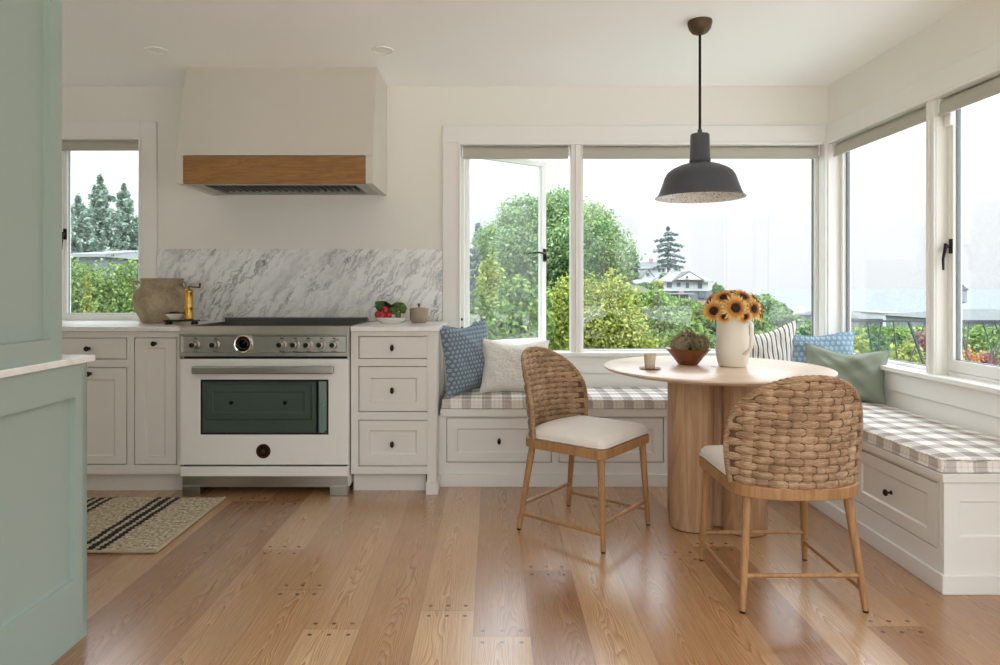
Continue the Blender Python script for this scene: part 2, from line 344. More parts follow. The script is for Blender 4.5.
# ------------------------------------------------------------------ geometry helpers
class MB:
    """collects shapes and links them as ONE mesh object"""
    def __init__(s): s.v = []; s.f = []; s.mi = []
    def add(s, vs, fs, mi=0):
        o = len(s.v); s.v += [tuple(p) for p in vs]
        s.f += [tuple(i + o for i in f) for f in fs]; s.mi += [mi] * len(fs); return s
    def box(s, x0, x1, y0, y1, z0, z1, mi=0):
        vs = [(x0, y0, z0), (x1, y0, z0), (x1, y1, z0), (x0, y1, z0), (x0, y0, z1), (x1, y0, z1), (x1, y1, z1), (x0, y1, z1)]
        return s.add(vs, [(0, 3, 2, 1), (4, 5, 6, 7), (0, 1, 5, 4), (1, 2, 6, 5), (2, 3, 7, 6), (3, 0, 4, 7)], mi)
    def hexa(s, bot, top, mi=0):
        return s.add(list(bot) + list(top), [(0, 3, 2, 1), (4, 5, 6, 7), (0, 1, 5, 4), (1, 2, 6, 5), (2, 3, 7, 6), (3, 0, 4, 7)], mi)
    def prism(s, poly, z0, z1, mi=0):
        n = len(poly)
        vs = [(x, y, z0) for x, y in poly] + [(x, y, z1) for x, y in poly]
        fs = [tuple(range(n - 1, -1, -1)), tuple(range(n, 2 * n))] + [(i, (i + 1) % n, n + (i + 1) % n, n + i) for i in range(n)]
        return s.add(vs, fs, mi)
    def rings(s, rings, cap0=True, cap1=True, closed=True, mi=0):
        n = len(rings[0]); vs = [p for r in rings for p in r]; fs = []
        for i in range(len(rings) - 1):
            for j in range(n if closed else n - 1):
                k = (j + 1) % n
                fs.append((i * n + j, i * n + k, (i + 1) * n + k, (i + 1) * n + j))
        if cap0: fs.append(tuple(range(n - 1, -1, -1)))
        if cap1: fs.append(tuple((len(rings) - 1) * n + j for j in range(n)))
        return s.add(vs, fs, mi)
    def lathe(s, prof, c=(0, 0, 0), n=32, cap0=True, cap1=True, mat=None, mi=0, flute=0, fl_n=0, fine=0):
        R = []
        if fine:      # round the profile off through its points
            P = [Vector(p) for p in prof]; Q = []
            for i in range(len(P) - 1):
                p0, p1, p2, p3 = P[max(i - 1, 0)], P[i], P[i + 1], P[min(i + 2, len(P) - 1)]
                for k in range(fine):
                    q = k / fine
                    Q.append(0.5 * (2 * p1 + (p2 - p0) * q + (2 * p0 - 5 * p1 + 4 * p2 - p3) * q * q + (3 * p1 - p0 - 3 * p2 + p3) * q ** 3))
            prof = [(max(.0005, p.x), p.y) for p in Q + [P[-1]]]
        for r, z in prof:
            ring = []
            for j in range(n):
                a = 2 * PI * j / n
                rr = r * (1 + flute * math.cos(a * fl_n)) if flute else r
                p = Vector((rr * math.cos(a), rr * math.sin(a), z))
                if mat is not None: p = mat @ p
                ring.append(p + Vector(c))
            R.append(ring)
        return s.rings(R, cap0, cap1, mi=mi)
    def tube(s, pts, rad, n=10, caps=True, mi=0, flat=None, up=None):
        pts = [Vector(p) for p in pts]
        if not isinstance(rad, (list, tuple)): rad = [rad] * len(pts)
        R = []; prev = None
        for i, p in enumerate(pts):
            d = (pts[min(i + 1, len(pts) - 1)] - pts[max(i - 1, 0)]).normalized()
            if up is not None: a = Vector(up)
            elif prev is not None: a = prev
            else: a = Vector((0, 0, 1)) if abs(d.z) < 0.9 else Vector((1, 0, 0))
            a = (a - d * a.dot(d)).normalized(); b = d.cross(a); prev = a
            fa, fb = flat or (1, 1)
            R.append([p + (a * math.cos(2 * PI * j / n) * fa + b * math.sin(2 * PI * j / n) * fb) * rad[i] for j in range(n)])
        return s.rings(R, caps, caps, mi=mi)
    def ball(s, c, r, n=16, m=10, mi=0, jit=0.0):
        c = Vector(c)
        if not isinstance(r, (list, tuple)): r = (r, r, r)
        R = []
        for i in range(1, m):
            a = PI * i / m
            R.append([c + Vector((r[0] * math.sin(a) * math.cos(2 * PI * j / n), r[1] * math.sin(a) * math.sin(2 * PI * j / n), -r[2] * math.cos(a))) * (1 + random.uniform(-jit, jit)) for j in range(n)])
        return s.rings(R, True, True, mi=mi)
    def build(s, name, mat, parent=None, loc=(0, 0, 0), rot=(0, 0, 0), bevel=0.0, smooth=False, seg=2, subsurf=0):
        me = bpy.data.meshes.new(name); me.from_pydata(s.v, [], s.f)
        mats = mat if isinstance(mat, (list, tuple)) else [mat]
        for m_ in mats: me.materials.append(M[m_] if isinstance(m_, str) else m_)
        if len(mats) > 1: me.polygons.foreach_set('material_index', s.mi)
        bm = bmesh.new(); bm.from_mesh(me); bmesh.ops.recalc_face_normals(bm, faces=bm.faces); bm.to_mesh(me); bm.free()
        if smooth:
            me.shade_smooth() if hasattr(me, 'shade_smooth') else None
            me.set_sharp_from_angle(angle=math.radians(smooth if smooth > 1 else 40))
        o = bpy.data.objects.new(name, me); COL.objects.link(o)
        o.location = loc; o.rotation_euler = rot
        if parent is not None: o.parent = parent
        if bevel:
            b = o.modifiers.new('edge', 'BEVEL'); b.width = bevel; b.segments = seg; b.limit_method = 'ANGLE'; b.angle_limit = math.radians(35)
        if subsurf:
            b = o.modifiers.new('round', 'SUBSURF'); b.levels = b.render_levels = subsurf
        return o

def tag(o, label, cat, group=None, kind=None):
    o['label'] = label; o['category'] = cat
    if group: o['group'] = group
    if kind: o['kind'] = kind
    return o
def thing(name, label, cat, loc=(0, 0, 0), rz=0.0, group=None, rot=None):
    o = bpy.data.objects.new(name, None); COL.objects.link(o)
    o.empty_display_size = 0.1
    o.location = loc; o.rotation_euler = rot if rot is not None else (0, 0, rz)
    return tag(o, label, cat, group)
def struct(o, label=None):
    o['kind'] = 'structure'
    if label: o['label'] = label
    return o
def copy_tree(o, parent=None):
    c = o.copy(); COL.objects.link(c)
    if parent is not None: c.parent = parent
    for ch in list(o.children): copy_tree(ch, c)
    return c

def panel(mb, x0, x1, z0, z1, y0, th, rec=None, depth=0.008, ch=0.006):
    """a slab facing -Y with one recessed field; rec = (xa, xb, za, zb)"""
    if rec is None: return mb.box(x0, x1, y0, y0 + th, z0, z1)
    xa, xb, za, zb = rec
    vs = [(x0, y0, z0), (x1, y0, z0), (x1, y0, z1), (x0, y0, z1),
          (xa, y0, za), (xb, y0, za), (xb, y0, zb), (xa, y0, zb),
          (xa + ch, y0 + depth, za + ch), (xb - ch, y0 + depth, za + ch), (xb - ch, y0 + depth, zb - ch), (xa + ch, y0 + depth, zb - ch),
          (x0, y0 + th, z0), (x1, y0 + th, z0), (x1, y0 + th, z1), (x0, y0 + th, z1)]
    fs = []
    for i in range(4):
        j = (i + 1) % 4
        fs += [(i, j, 4 + j, 4 + i), (4 + i, 4 + j, 8 + j, 8 + i), (12 + j, 12 + i, i, j)]
    fs += [(8, 9, 10, 11), (12, 15, 14, 13)]
    return mb.add(vs, fs)

def frame_front(mb, x0, x1, z0, z1, y0, y1, holes):
    """the face frame of a cabinet: a slab with rectangular openings"""
    xs = sorted({x0, x1, *[h[0] for h in holes], *[h[1] for h in holes]})
    zs = sorted({z0, z1, *[h[2] for h in holes], *[h[3] for h in holes]})
    for k in range(len(zs) - 1):
        zc = (zs[k] + zs[k + 1]) / 2; run = None
        for i in range(len(xs) - 1):
            xc = (xs[i] + xs[i + 1]) / 2
            solid = not any(h[0] < xc < h[1] and h[2] < zc < h[3] for h in holes)
            if solid and run is None: run = xs[i]
            if run is not None and (not solid or i == len(xs) - 2):
                mb.box(run, xs[i + 1] if solid else xs[i], y0, y1, zs[k], zs[k + 1]); run = None
    return mb

def knob(parent, x, z, y=0.0, oval=False, name='knob'):
    mb = MB()
    prof = [(0.009, 0.0), (0.009, 0.002), (0.0045, 0.004), (0.0045, 0.014), (0.008, 0.018), (0.0135, 0.022), (0.0145, 0.026), (0.012, 0.030), (0.005, 0.032)]
    m = Matrix.Rotation(PI / 2, 4, 'X')
    if oval: m = Matrix.Diagonal((0.72, 1, 1.25, 1)) @ m
    mb.lathe(prof, (x, y, z), 16, mat=m)
    return mb.build(name, 'black', parent, smooth=50)

G = 0.0048
def fronts(parent, items, mat, y=0.0, oval=False):
    """inset doors and drawers; item = (name, x0, x1, z0, z1, rec, knobs)"""
    for nm, x0, x1, z0, z1, rec, kn in items:
        mb = MB(); panel(mb, x0 + G, x1 - G, z0 + G, z1 - G, y, 0.02, rec)
        d = mb.build(nm, mat, parent, bevel=0.0012, seg=1)
        for kx, kz in kn: knob(d, kx, kz, y, oval)

# ---- foliage
def leaves_mesh(name, P, N, size, mat, aspect=0.55, rng=None):
    """one mesh of pointed leaves at points P with directions N (numpy)"""
    n = len(P)
    a = rng.normal(size=(n, 3)); a -= N * (a * N).sum(1)[:, None]
    a /= np.linalg.norm(a, axis=1)[:, None] + 1e-9
    b = np.cross(N, a)
    sz = size * rng.uniform(0.6, 1.35, n)[:, None]
    V = np.empty((n, 4, 3))
    V[:, 0] = P - a * sz * 0.5; V[:, 1] = P + b * sz * 0.5 * aspect + N * sz * 0.08
    V[:, 2] = P + a * sz * 0.5; V[:, 3] = P - b * sz * 0.5 * aspect + N * sz * 0.08
    me = bpy.data.meshes.new(name)
    me.vertices.add(4 * n); me.vertices.foreach_set('co', V.reshape(-1))
    me.loops.add(4 * n); me.loops.foreach_set('vertex_index', np.arange(4 * n, dtype=np.int32))
    me.polygons.add(n); me.polygons.foreach_set('loop_start', np.arange(0, 4 * n, 4, dtype=np.int32))
    me.update(calc_edges=True)
    me.materials.append(M[mat] if isinstance(mat, str) else mat)
    return me
RNG = np.random.default_rng(11)
def unit(v): return v / (np.linalg.norm(v, axis=1)[:, None] + 1e-9)
def blob_points(blobs, n, inner=0.55):
    vol = np.array([max(b[3] * b[4], b[3] * b[5]) for b in blobs]); vol = vol / vol.sum()
    idx = RNG.choice(len(blobs), n, p=vol)
    B = np.array(blobs)[idx]
    d = unit(RNG.normal(size=(n, 3)))
    r = (inner + (1 - inner) * RNG.uniform(0, 1, n) ** 0.6)[:, None] * (1 + 0.10 * RNG.normal(size=(n, 1)))
    return B[:, :3] + d * B[:, 3:6] * r, unit(d + 0.9 * RNG.normal(size=(n, 3)))
def link(name, me, parent=None, loc=(0, 0, 0)):
    o = bpy.data.objects.new(name, me); COL.objects.link(o); o.location = loc
    if parent is not None: o.parent = parent
    return o
def make_bush(name, label, base, w, d, h, n, leaf, mat, cat='shrub', group=None, nb=9, lumps=0.42, stem=True, trunk_h=0.0, inner=0.5):
    """leafy shrub or round-crowned tree; base is the foot of it"""
    root = thing(name, label, cat, base, group=group)
    blobs = []
    for k in range(nb):
        a = 2 * PI * k / nb + RNG.uniform(-.3, .3); q = RNG.uniform(0.35, 0.75)
        zz = RNG.uniform(0.25, 0.80)
        s = lumps * RNG.uniform(0.8, 1.2) * (1.1 - 0.45 * zz)
        blobs.append((math.cos(a) * w / 2 * q * (1.15 - .5 * zz), math.sin(a) * d / 2 * q * (1.15 - .5 * zz), trunk_h + (h - trunk_h) * zz, w / 2 * s, d / 2 * s, (h - trunk_h) / 2 * s))
    blobs.append((0, 0, trunk_h + (h - trunk_h) * 0.5, w * .32, d * .32, (h - trunk_h) * .42))
    blobs.append((0, 0, trunk_h + (h - trunk_h) * 0.82, w * .16, d * .16, (h - trunk_h) * .17))
    P, N = blob_points(blobs, n, inner)
    link('foliage', leaves_mesh('foliage', P, N, leaf, mat, rng=RNG), root)
    mb = MB()
    top = trunk_h + (h - trunk_h) * 0.6
    mb.tube([(0, 0, -0.1), (0.02 * w, 0, top * 0.5), (0, 0.02, top)], [max(.02, w * .035), max(.015, w * .028), .01], 8)
    for b in blobs[:nb]:
        mb.tube([(0, 0, top * .35), (b[0] * .5, b[1] * .5, (top * .35 + b[2]) * .5 + .05 * h), (b[0], b[1], b[2])], [max(.012, w * .016), max(.008, w * .01), .004], 5)
    mb.build('trunk' if trunk_h else 'stems', 'bark', root)
    return root
def make_conifer(name, label, base, h, r, n, leaf, mat, group=None, z0=0.08, levels=16, ragged=0.2, shape=1.0, top_r=0.05, cat='tree'):
    root = thing(name, label, cat, base, group=group)
    P = []; N = []; mb = MB()
    mb.tube([(0, 0, -0.3), (0, 0, h * .5), (0, 0, h * .98)], [h * .018, h * .012, h * .002], 8)
    per = max(1, n // (levels * 8))
    for L in range(levels):
        f = L / (levels - 1)
        rr = r * ((1 - f) ** shape * (1 - top_r) + top_r)
        zc = h * (z0 + (0.97 - z0) * f)
        nb = 8
        for k in range(nb):
            a = 2 * PI * (k + (L % 2) * .5) / nb + RNG.uniform(-.35, .35)
            ln = rr * RNG.uniform(1 - 2.2 * ragged, 1 + ragged)
            drop = -0.20 * ln + RNG.uniform(-.03, .05) * ln
            q = RNG.uniform(0.12, 1.0, per)
            wid = 0.22 * ln * (1.1 - q)
            side = RNG.uniform(-1, 1, per) * wid
            x = math.cos(a) * ln * q - math.sin(a) * side; y = math.sin(a) * ln * q + math.cos(a) * side
            z = zc + drop * q ** 1.5 + RNG.normal(size=per) * 0.012 * h
            P.append(np.stack([x, y, z], 1)); N.append(unit(np.array([[0, 0, 1.0]]) + 0.8 * RNG.normal(size=(per, 3))))
            if L < levels - 2 and k % 2 == 0:
                mb.tube([(0, 0, zc), (math.cos(a) * ln * .8, math.sin(a) * ln * .8, zc + drop * .7)], [h * .004, h * .0015], 4)
    link('foliage', leaves_mesh('foliage', np.concatenate(P), np.concatenate(N), leaf, mat, aspect=.5, rng=RNG), root)
    mb.build('trunk', 'bark', root)
    return root

# ---- pillows: u runs along X, v along Z, the thickness along Y; the foot edge at z = 0
def pillow_mesh(w, h, t, seed=0, n=26, pinch=0.06, sag=0.0, wr=0.006, fuzz=0.0, skew=(0, 0)):
    rg = random.Random(seed); ph = [rg.uniform(0, 6.28) for _ in range(6)]
    def pt(u, v, side):
        e = (1 - abs(u) ** 2.6) * (1 - abs(v) ** 2.6)
        th = t / 2 * max(0.0, e) ** 0.55
        x = w / 2 * u * (1 - pinch * (1 - v * v)); z = h / 2 * v * (1 - pinch * (1 - u * u))
        wv = wr * e * (math.sin(5 * u + 3 * v + ph[0]) + math.sin(7 * v - 4 * u + ph[1]) + .7 * math.sin(11 * u + 9 * v + ph[2]))
        # creases that run in from the corners
        wv += fuzz * e * rg.uniform(-1, 1)
        wv += 1.3 * wr * e * math.sin(16 * (abs(u) - abs(v)) + ph[3]) * (abs(u * v)) ** 0.7
        z -= sag * math.exp(-(u * 1.8) ** 2) * max(0, v) ** 2
        z += skew[0] * x * (0.4 + 0.6 * max(0, v)); x += skew[1] * z
        return (x, side * (th + wv * (1 if th > 0 else 0)), z + h / 2)
    vs = []; idx = {}
    for side in (-1, 1):
        for i in range(n + 1):
            for j in range(n + 1):
                u = -1 + 2 * i / n; v = -1 + 2 * j / n
                edge = i in (0, n) or j in (0, n)
                if edge and side == 1: idx[(1, i, j)] = idx[(-1, i, j)]; continue
                idx[(side, i, j)] = len(vs); vs.append(pt(u, v, side))
    fs = []
    for side in (-1, 1):
        for i in range(n):
            for j in range(n):
                q = (idx[(side, i, j)], idx[(side, i + 1, j)], idx[(side, i + 1, j + 1)], idx[(side, i, j + 1)])
                fs.append(q if side == -1 else q[::-1])
    return vs, fs
def make_pillow(label, w, h, t, mat, loc, rot, back=None, seed=0, sag=0.02, welt=None, **kw):
    root = thing('throw_pillow', label, 'pillow', loc, rot=rot)
    n = kw.get('n', 26); vs, fs = pillow_mesh(w, h, t, seed, sag=sag, **kw)
    nf = len(fs) // 2
    if back:
        mb = MB(); mb.add(vs, fs[:nf]); mb.build('cover', mat, root, smooth=60)
        mb = MB(); mb.add(vs, fs[nf:]); mb.build('back_cover', back, root, smooth=60)
    else:
        mb = MB(); mb.add(vs, fs); mb.build('cover', mat, root, smooth=60)
    # the sewn edge
    per = []
    for i in range(n): per.append((i, 0))
    for j in range(n): per.append((n, j))
    for i in range(n): per.append((n - i, n))
    for j in range(n): per.append((0, n - j))
    pts = [Vector(vs[i * (n + 1) + j]) for i, j in per]
    mb = MB(); R = []
    c = sum(pts, Vector()) / len(pts)
    for k, p in enumerate(pts):
        d = (pts[(k + 1) % len(pts)] - pts[k - 1]).normalized(); a = Vector((0, 1, 0)); b = d.cross(a)
        R.append([p + (a * math.cos(2 * PI * j / 6) + b * math.sin(2 * PI * j / 6)) * 0.0035 for j in range(6)])
    R.append(R[0]); mb.rings(R, False, False)
    mb.build('seam', welt or mat, root, smooth=60)
    return root

# ------------------------------------------------------------------ the room
WY, WX = 4.28, 2.15           # inner faces of the back and right walls
CEIL = 2.42
XL, YR = -2.9, -3.2           # left wall, rear wall
struct(MB().box(XL - .2, WX + .11, YR - .2, WY + .11, -0.12, 0.0).build('floor', 'floor'))
mb = MB(); frame_front(mb, XL - .6, WX + .55, YR - .9, WY + .5, 0, .2, [(-2.0, 1.5, -2.7, -.5)])   # unseen skylight added to let in more daylight
mb.v = [(x, z, CEIL + y) for x, y, z in mb.v]; struct(mb.build('ceiling', 'ceiling'))
def wall_xz(mb, x0, x1, z0, z1, y0, y1, holes): frame_front(mb, x0, x1, z0, z1, y0, y1, holes)
mb = MB(); wall_xz(mb, XL - .2, WX + .11, 0, CEIL, WY, WY + .11, [(-2.84, -2.253, .915, 2.085), (-.215, 2.115, .70, 2.055)])
struct(mb.build('wall_back', 'wall'))
mb = MB(); frame_front(mb, YR, WY, 0, CEIL, 0, .11, [(3.30, 4.235, .70, 2.055), (2.30, 3.235, .70, 2.055), (-1.9, 1.5, .70, 2.055)])  # the last opening, behind the camera, is added for daylight
mb.v = [(WX + y, x, z) for x, y, z in mb.v]; struct(mb.build('wall_right', 'wall'))
mb = MB(); frame_front(mb, YR, WY, 0, CEIL, -.2, 0, [(-2.4, .6, .3, 2.1)])  # opening added out of view for more daylight
mb.v = [(XL + y, x, z) for x, y, z in mb.v]; struct(mb.build('wall_left', 'wall'))
mb = MB(); wall_xz(mb, XL - .2, WX + .11, 0, CEIL, YR - .2, YR, [(-2.6, 2.0, 0.0, 2.25)])  # wide unseen opening added so daylight fills the room from behind
struct(mb.build('wall_rear', 'wall'))

# casings: flat boards round the openings with a raised inner lip
mb = MB()
mb.box(-.323, -.215, WY - .02, WY, .70, 2.055); mb.box(-.323, WX - .02, WY - .02, WY, 2.055, 2.165)
mb.box(-.222, -.207, WY - .028, WY + .03, .70, 2.048); mb.box(-.222, WX - .03, WY - .028, WY + .03, 2.04, 2.058)
mb.box(.500, .565, WY - .012, WY + .1, .70, 2.045)
mb.box(.526, .538, WY - .02, WY - .01, .70, 2.045)
mb.box(2.105, WX + .03, 4.232, WY + .03, .70, 2.055); mb.box(2.122, 2.134, 4.226, 4.24, .70, 2.045)
struct(mb.build('trim_1', 'trim', bevel=.003, seg=1))
mb = MB()
mb.box(WX - .02, WX, 2.0, WY, 2.055, 2.165); mb.box(WX - .028, WX + .03, 2.0, WY - .02, 2.04, 2.058)
mb.box(WX - .012, WX + .1, 3.238, 3.297, .70, 2.045); mb.box(WX - .02, WX - .01, 3.262, 3.274, .70, 2.045)
mb.box(WX - .02, WX, 2.19, 2.30, .70, 2.055)
struct(mb.build('trim_2', 'trim', bevel=.003, seg=1))
mb = MB(); mb.box(-2.84, -2.253, WY - .02, WY, 2.085, 2.19); mb.box(-2.253, -2.151, WY - .02, WY, .915, 2.19)
mb.box(-2.84, -2.245, WY - .028, WY + .03, 2.075, 2.09); mb.box(-2.262, -2.247, WY - .028, WY + .03, .915, 2.08)
struct(mb.build('trim_3', 'trim', bevel=.003, seg=1))
# sill boards and aprons over the benches
mb = MB(); mb.box(-.30, WX - .04, WY - .05, WY + .09, .690, .714); mb.box(-.30, WX - .02, WY - .022, WY, .578, .690); mb.box(-.30, WX - .02, WY - .012, WY, .44, .578)
struct(mb.build('trim_4', 'trim', bevel=.004))
mb = MB(); mb.box(WX - .05, WX + .09, 2.2, WY - .03, .682, .706); mb.box(WX - .022, WX, 2.2, WY - .02, .578, .682); mb.box(WX - .012, WX, 2.2, WY - .012, .44, .578)
struct(mb.build('trim_5', 'trim', bevel=.004))
mb = MB(); mb.box(XL, XL + .015, YR, 3.6, 0, .1); struct(mb.build('baseboard_left', 'trim', bevel=.003))

def rim(mb, x0, x1, z0, z1, y0, y1, w):
    frame_front(mb, x0, x1, z0, z1, y0, y1, [(x0 + w[0], x1 - w[1], z0 + w[2], z1 - w[3])]); return mb
def win(name, loc, rz=0):
    o = bpy.data.objects.new(name, None); COL.objects.link(o); o.location = loc; o.rotation_euler = (0, 0, rz); o['kind'] = 'structure'; return o
def lever(parent, loc, rot=(0, 0, 0), ln=.11):
    mb = MB(); mb.box(-.011, .011, -.006, 0, -.035, .035)
    mb.tube([(0, -.006, .0), (0, -.028, .0)], .007, 10)
    mb.tube([(0, -.026, .012), (.002, -.032, -.02), (.004, -.042, -.06), (.002, -.040, -ln)], [.0085, .0075, .0065, .005], 10)
    return mb.build('handle', 'black', parent, loc, rot, bevel=.001, smooth=50)

# window_1: the casement over the left worktop
w = win('window_1', (-2.545, WY + .055, .915))
rim(MB(), -.295, .295, 0, 1.17, 0, .055, (.045, .012, .035, .012)).build('frame', 'frame', w, bevel=.002, seg=1)
rim(MB(), -.25, .283, .035, 1.158, .01, .05, (.022, .006, .012, .012)).build('sash', 'frame', w, bevel=.002, seg=1)
MB().box(-.228, .277, .026, .032, .047, 1.146).build('pane', 'pane', w)
lever(w, (-.238, .005, .56), ln=.10)
rim(MB(), -.231, .280, .044, 1.149, .022, .036, (.004, .004, .004, .004)).build('glazing_bead', 'spacer', w)

# window_2: open casement on the left, fixed light on the right
w = win('window_2', (0, WY + .055, .714))
mb = MB(); rim(mb, -.215, .530, -.012, 1.341, 0, .055, (.028, .022, .012, .016)); rim(mb, .530, 2.115, -.012, 1.341, 0, .055, (.058, .022, .024, .016))
mb.build('frame', 'frame', w, bevel=.002, seg=1)
MB().box(.585, 2.098, .028, .034, .005, 1.33).build('pane', 'pane', w); rim(MB(), .5875, 2.0935, .0115, 1.3255, .022, .040, (.003, .006, .004, .004)).build('glazing_bead', 'spacer', w)
sash = rim(MB(), 0, .692, .010, 1.318, -.02, .02, (.03, .045, .045, .040)).build('sash', 'frame', w, (-.188, .062, 0), (0, 0, math.radians(36)), bevel=.003, seg=1)
MB().box(.03, .648, -.003, .003, .05, 1.28).build('pane', 'sashpane', sash)
mb = MB(); mb.box(.66, .682, -.028, -.02, .60, .69); mb.tube([(.671, -.028, .655), (.66, -.045, .655), (.60, -.05, .662), (.545, -.048, .66)], [.009, .008, .007, .006], 10); mb.tube([(.671, -.03, .66), (.671, -.04, .61)], [.008, .006], 8)
mb.build('handle', 'black', sash, smooth=50)
mb = MB(); mb.box(-.212, -.196, -.012, 0, .12, .16); mb.box(-.212, -.196, -.012, 0, .20, .215); mb.build('latch', 'black', w)

# window_3 / window_4: the two lights in the right wall
def right_win(name, y0, y1, casement):
    w = win(name, (WX + .055, y1, .706), -PI / 2)     # local x runs towards the camera
    L = y1 - y0
    rim(MB(), 0, L, -.006, 1.349, 0, .055, (.026 if not casement else .012, .012, .022, .016)).build('frame', 'frame', w, bevel=.002, seg=1)
    if casement:
        s = rim(MB(), .014, L - .014, .018, 1.331, .0, .045, (.024, .05, .055, .03)).build('sash', 'frame', w, bevel=.002, seg=1)
        MB().box(.034, L - .06, .022, .028, .07, 1.305).build('pane', 'pane', s); rim(MB(), .037, L - .062, .072, 1.302, .016, .034, (.007, .005, .004, .004)).build('glazing_bead', 'spacer', s)
        lever(w, (.026, .0, .62), ln=.115)
        mb = MB(); mb.box(.006, .05, -.022, 0, 1.20, 1.30); mb.build('bracket', 'frame', w, bevel=.004)
    else:
        MB().box(.01, L - .01, .030, .036, .015, 1.335).build('pane', 'pane', w); rim(MB(), .0255, L - .0115, .0155, 1.3335, .024, .042, (.012, .005, .004, .004)).build('glazing_bead', 'spacer', w)
    return w
right_win('window_3', 3.30, 4.235, False)
right_win('window_4', 2.30, 3.235, True)

# roller blinds, drawn up
def blind(label, loc, L, rz=0, drop=.045):
    o = thing('roller_blind', label, 'blind', loc, rz, 'roller blinds over the windows')
    mb = MB(); m = Matrix.Rotation(PI / 2, 4, 'Y')
    mb.lathe([(.032, .008), (.032, L - .008)], (0, 0, 0), 24, mat=m); mb.build('roll', 'blind', o, smooth=40)
    mb = MB(); mb.box(.01, L - .01, -.034, -.031, -drop - .01, .0); mb.build('cloth', 'blind', o)
    mb = MB(); mb.box(.008, L - .008, -.0385, -.0275, -drop - .022, -drop - .006); mb.build('hem_bar', 'blind', o, bevel=.002)
    for bx0 in (0, L - .007): MB().box(bx0, bx0 + .007, -.034, .034, -.03, .045).build('bracket', 'frame', o)
    return o
blind('roller blind over the small window left of the range', (-2.83, 4.325, 2.05), .57, drop=.02)
blind('roller blind over the open casement window', (-.200, 4.320, 2.006), .69, drop=.03)
blind('widest roller blind, over the fixed window behind the pendant lamp', (.570, 4.320, 2.006), 1.53, drop=.03)
blind('roller blind over the right-hand window nearest the corner', (2.190, 4.225, 2.006), .915, -PI / 2, .03)
blind('roller blind over the casement with the black lever latch in the right wall', (2.190, 3.232, 2.006), .92, -PI / 2, .03)

# recessed ceiling lights
for x, lab in ((157, 'round recessed ceiling light left of the range hood'), (383, 'round recessed ceiling light right of the range hood')):
    p = at(x, 50, 3.63)
    o = thing('recessed_light', lab, 'ceiling light', (p.x, 3.63, CEIL))
    mb = MB(); mb.lathe([(.058, 0), (.058, -.005), (.050, -.006), (.044, -.001), (.044, .0)], (0, 0, 0), 32, False, False); mb.build('trim_ring', 'frame', o, smooth=40)
    mb = MB(); mb.lathe([(.0445, -.001), (.03, -.002), (.001, -.002)], (0, 0, 0), 32, False, True); mb.build('lens', 'frame', o, smooth=40)

# marble backsplash
tag(MB().box(-2.15, -.324, 4.266, WY - .0005, .9145, 1.375).build('backsplash', 'marble', bevel=.001), 'grey-veined white marble backsplash behind the range', 'backsplash')

# ------------------------------------------------------------------ sage cabinetry at the left
CX, CY = -1.318, 2.165
o = thing('base_cabinet', 'sage green base cabinet with recessed end panel beside the rug', 'cabinet', (CX, CY, 0))
DEP, LEN = .95, 1.45
mb = MB(); mb.box(-DEP, -.02, -LEN, -.022, 0, .885); mb.build('body', 'green', o)
mb = MB(); panel(mb, 0, LEN, 0, .885, 0, .0215, (.5, LEN - .058, .205, .78), .018, .001); panel(mb, 0, .0, 0, .0, 0, 0)
mb.build('side_panel', 'green', o, (0, -LEN, 0), (0, 0, PI / 2), bevel=.0015, seg=1)
mb = MB(); hs = [(.055, .86, .125, .395), (.055, .86, .41, .62), (.055, .86, .635, .85)]
frame_front(mb, 0, DEP, .0, .885, 0, .022, hs); mb.build('face_frame', 'green', o, (0, 0, 0), (0, 0, PI))
for k, h in enumerate(hs):
    mb = MB(); panel(mb, h[0] + G, h[1] - G, h[2] + G, h[3] - G, 0, .018, (h[0] + .055, h[1] - .055, h[2] + .055, h[3] - .055))
    d = mb.build('drawer', 'green', o, (0, 0, 0), (0, 0, PI), bevel=.001, seg=1)
    for fx in (.25, .655): knob(d, fx, (h[2] + h[3]) / 2 + .0)
tag(MB().box(CX - DEP - .0, CX + .012, CY - LEN, CY + .027, .885, .906).build('worktop', 'quartz', bevel=.003), 'pale marble worktop on the sage green base cabinet', 'worktop')
o = thing('upper_cabinet', 'tall sage green cabinet rising to the ceiling from the pale worktop', 'cabinet', (CX, 2.04, .906))
HH = CEIL - .908
mb = MB(); mb.box(-.60, -.02, -1.30, 0, 0, HH); mb.build('body', 'green', o, bevel=.002, seg=1)
mb = MB(); panel(mb, 0, 1.30, 0, HH, 0, .0215, (.6, 1.30 - .055, .066, HH - .08), .018, .001)
mb.build('side_panel', 'green', o, (0, -1.30, 0), (0, 0, PI / 2), bevel=.0015, seg=1)

# ------------------------------------------------------------------ putty cabinets on the back wall
FY = 3.64
def carcase(o, x0, x1, holes, mat='cab', top=.89, zb=.11, depth=.62):
    mb = MB(); mb.box(x0 + .001, x1 - .001, .022, depth, zb, top); frame_front(mb, x0, x1, zb, top, 0, .022, holes)
    mb.build('carcase', mat, o, bevel=.0008, seg=1)
o = thing('base_cabinet', 'putty base cabinet with drawer over door under the small window', 'cabinet', (-1.978, FY, 0))
it = [('drawer', -.432, -.019, .735, .855, None, [(-.227, .795)]), ('door', -.432, -.019, .159, .694, (-.366, -.085, .208, .626), [(-.22, .658)]),
      ('door', -.89, -.47, .159, .855, (-.83, -.53, .215, .795), [(-.50, .70)])]
carcase(o, -.92, 0, [i[1:5] for i in it]); fronts(o, it, 'cab')
MB().box(-.92, 0, .07, .1, 0, .11).build('toe_kick', 'cab', o)
o = thing('base_cabinet', 'narrow putty pull-out cabinet touching the left side of the range', 'cabinet', (-1.978, FY, 0))
it = [('door', .019, .2535, .159, .855, (.083, .189, .208, .798), [(.136, .822)])]
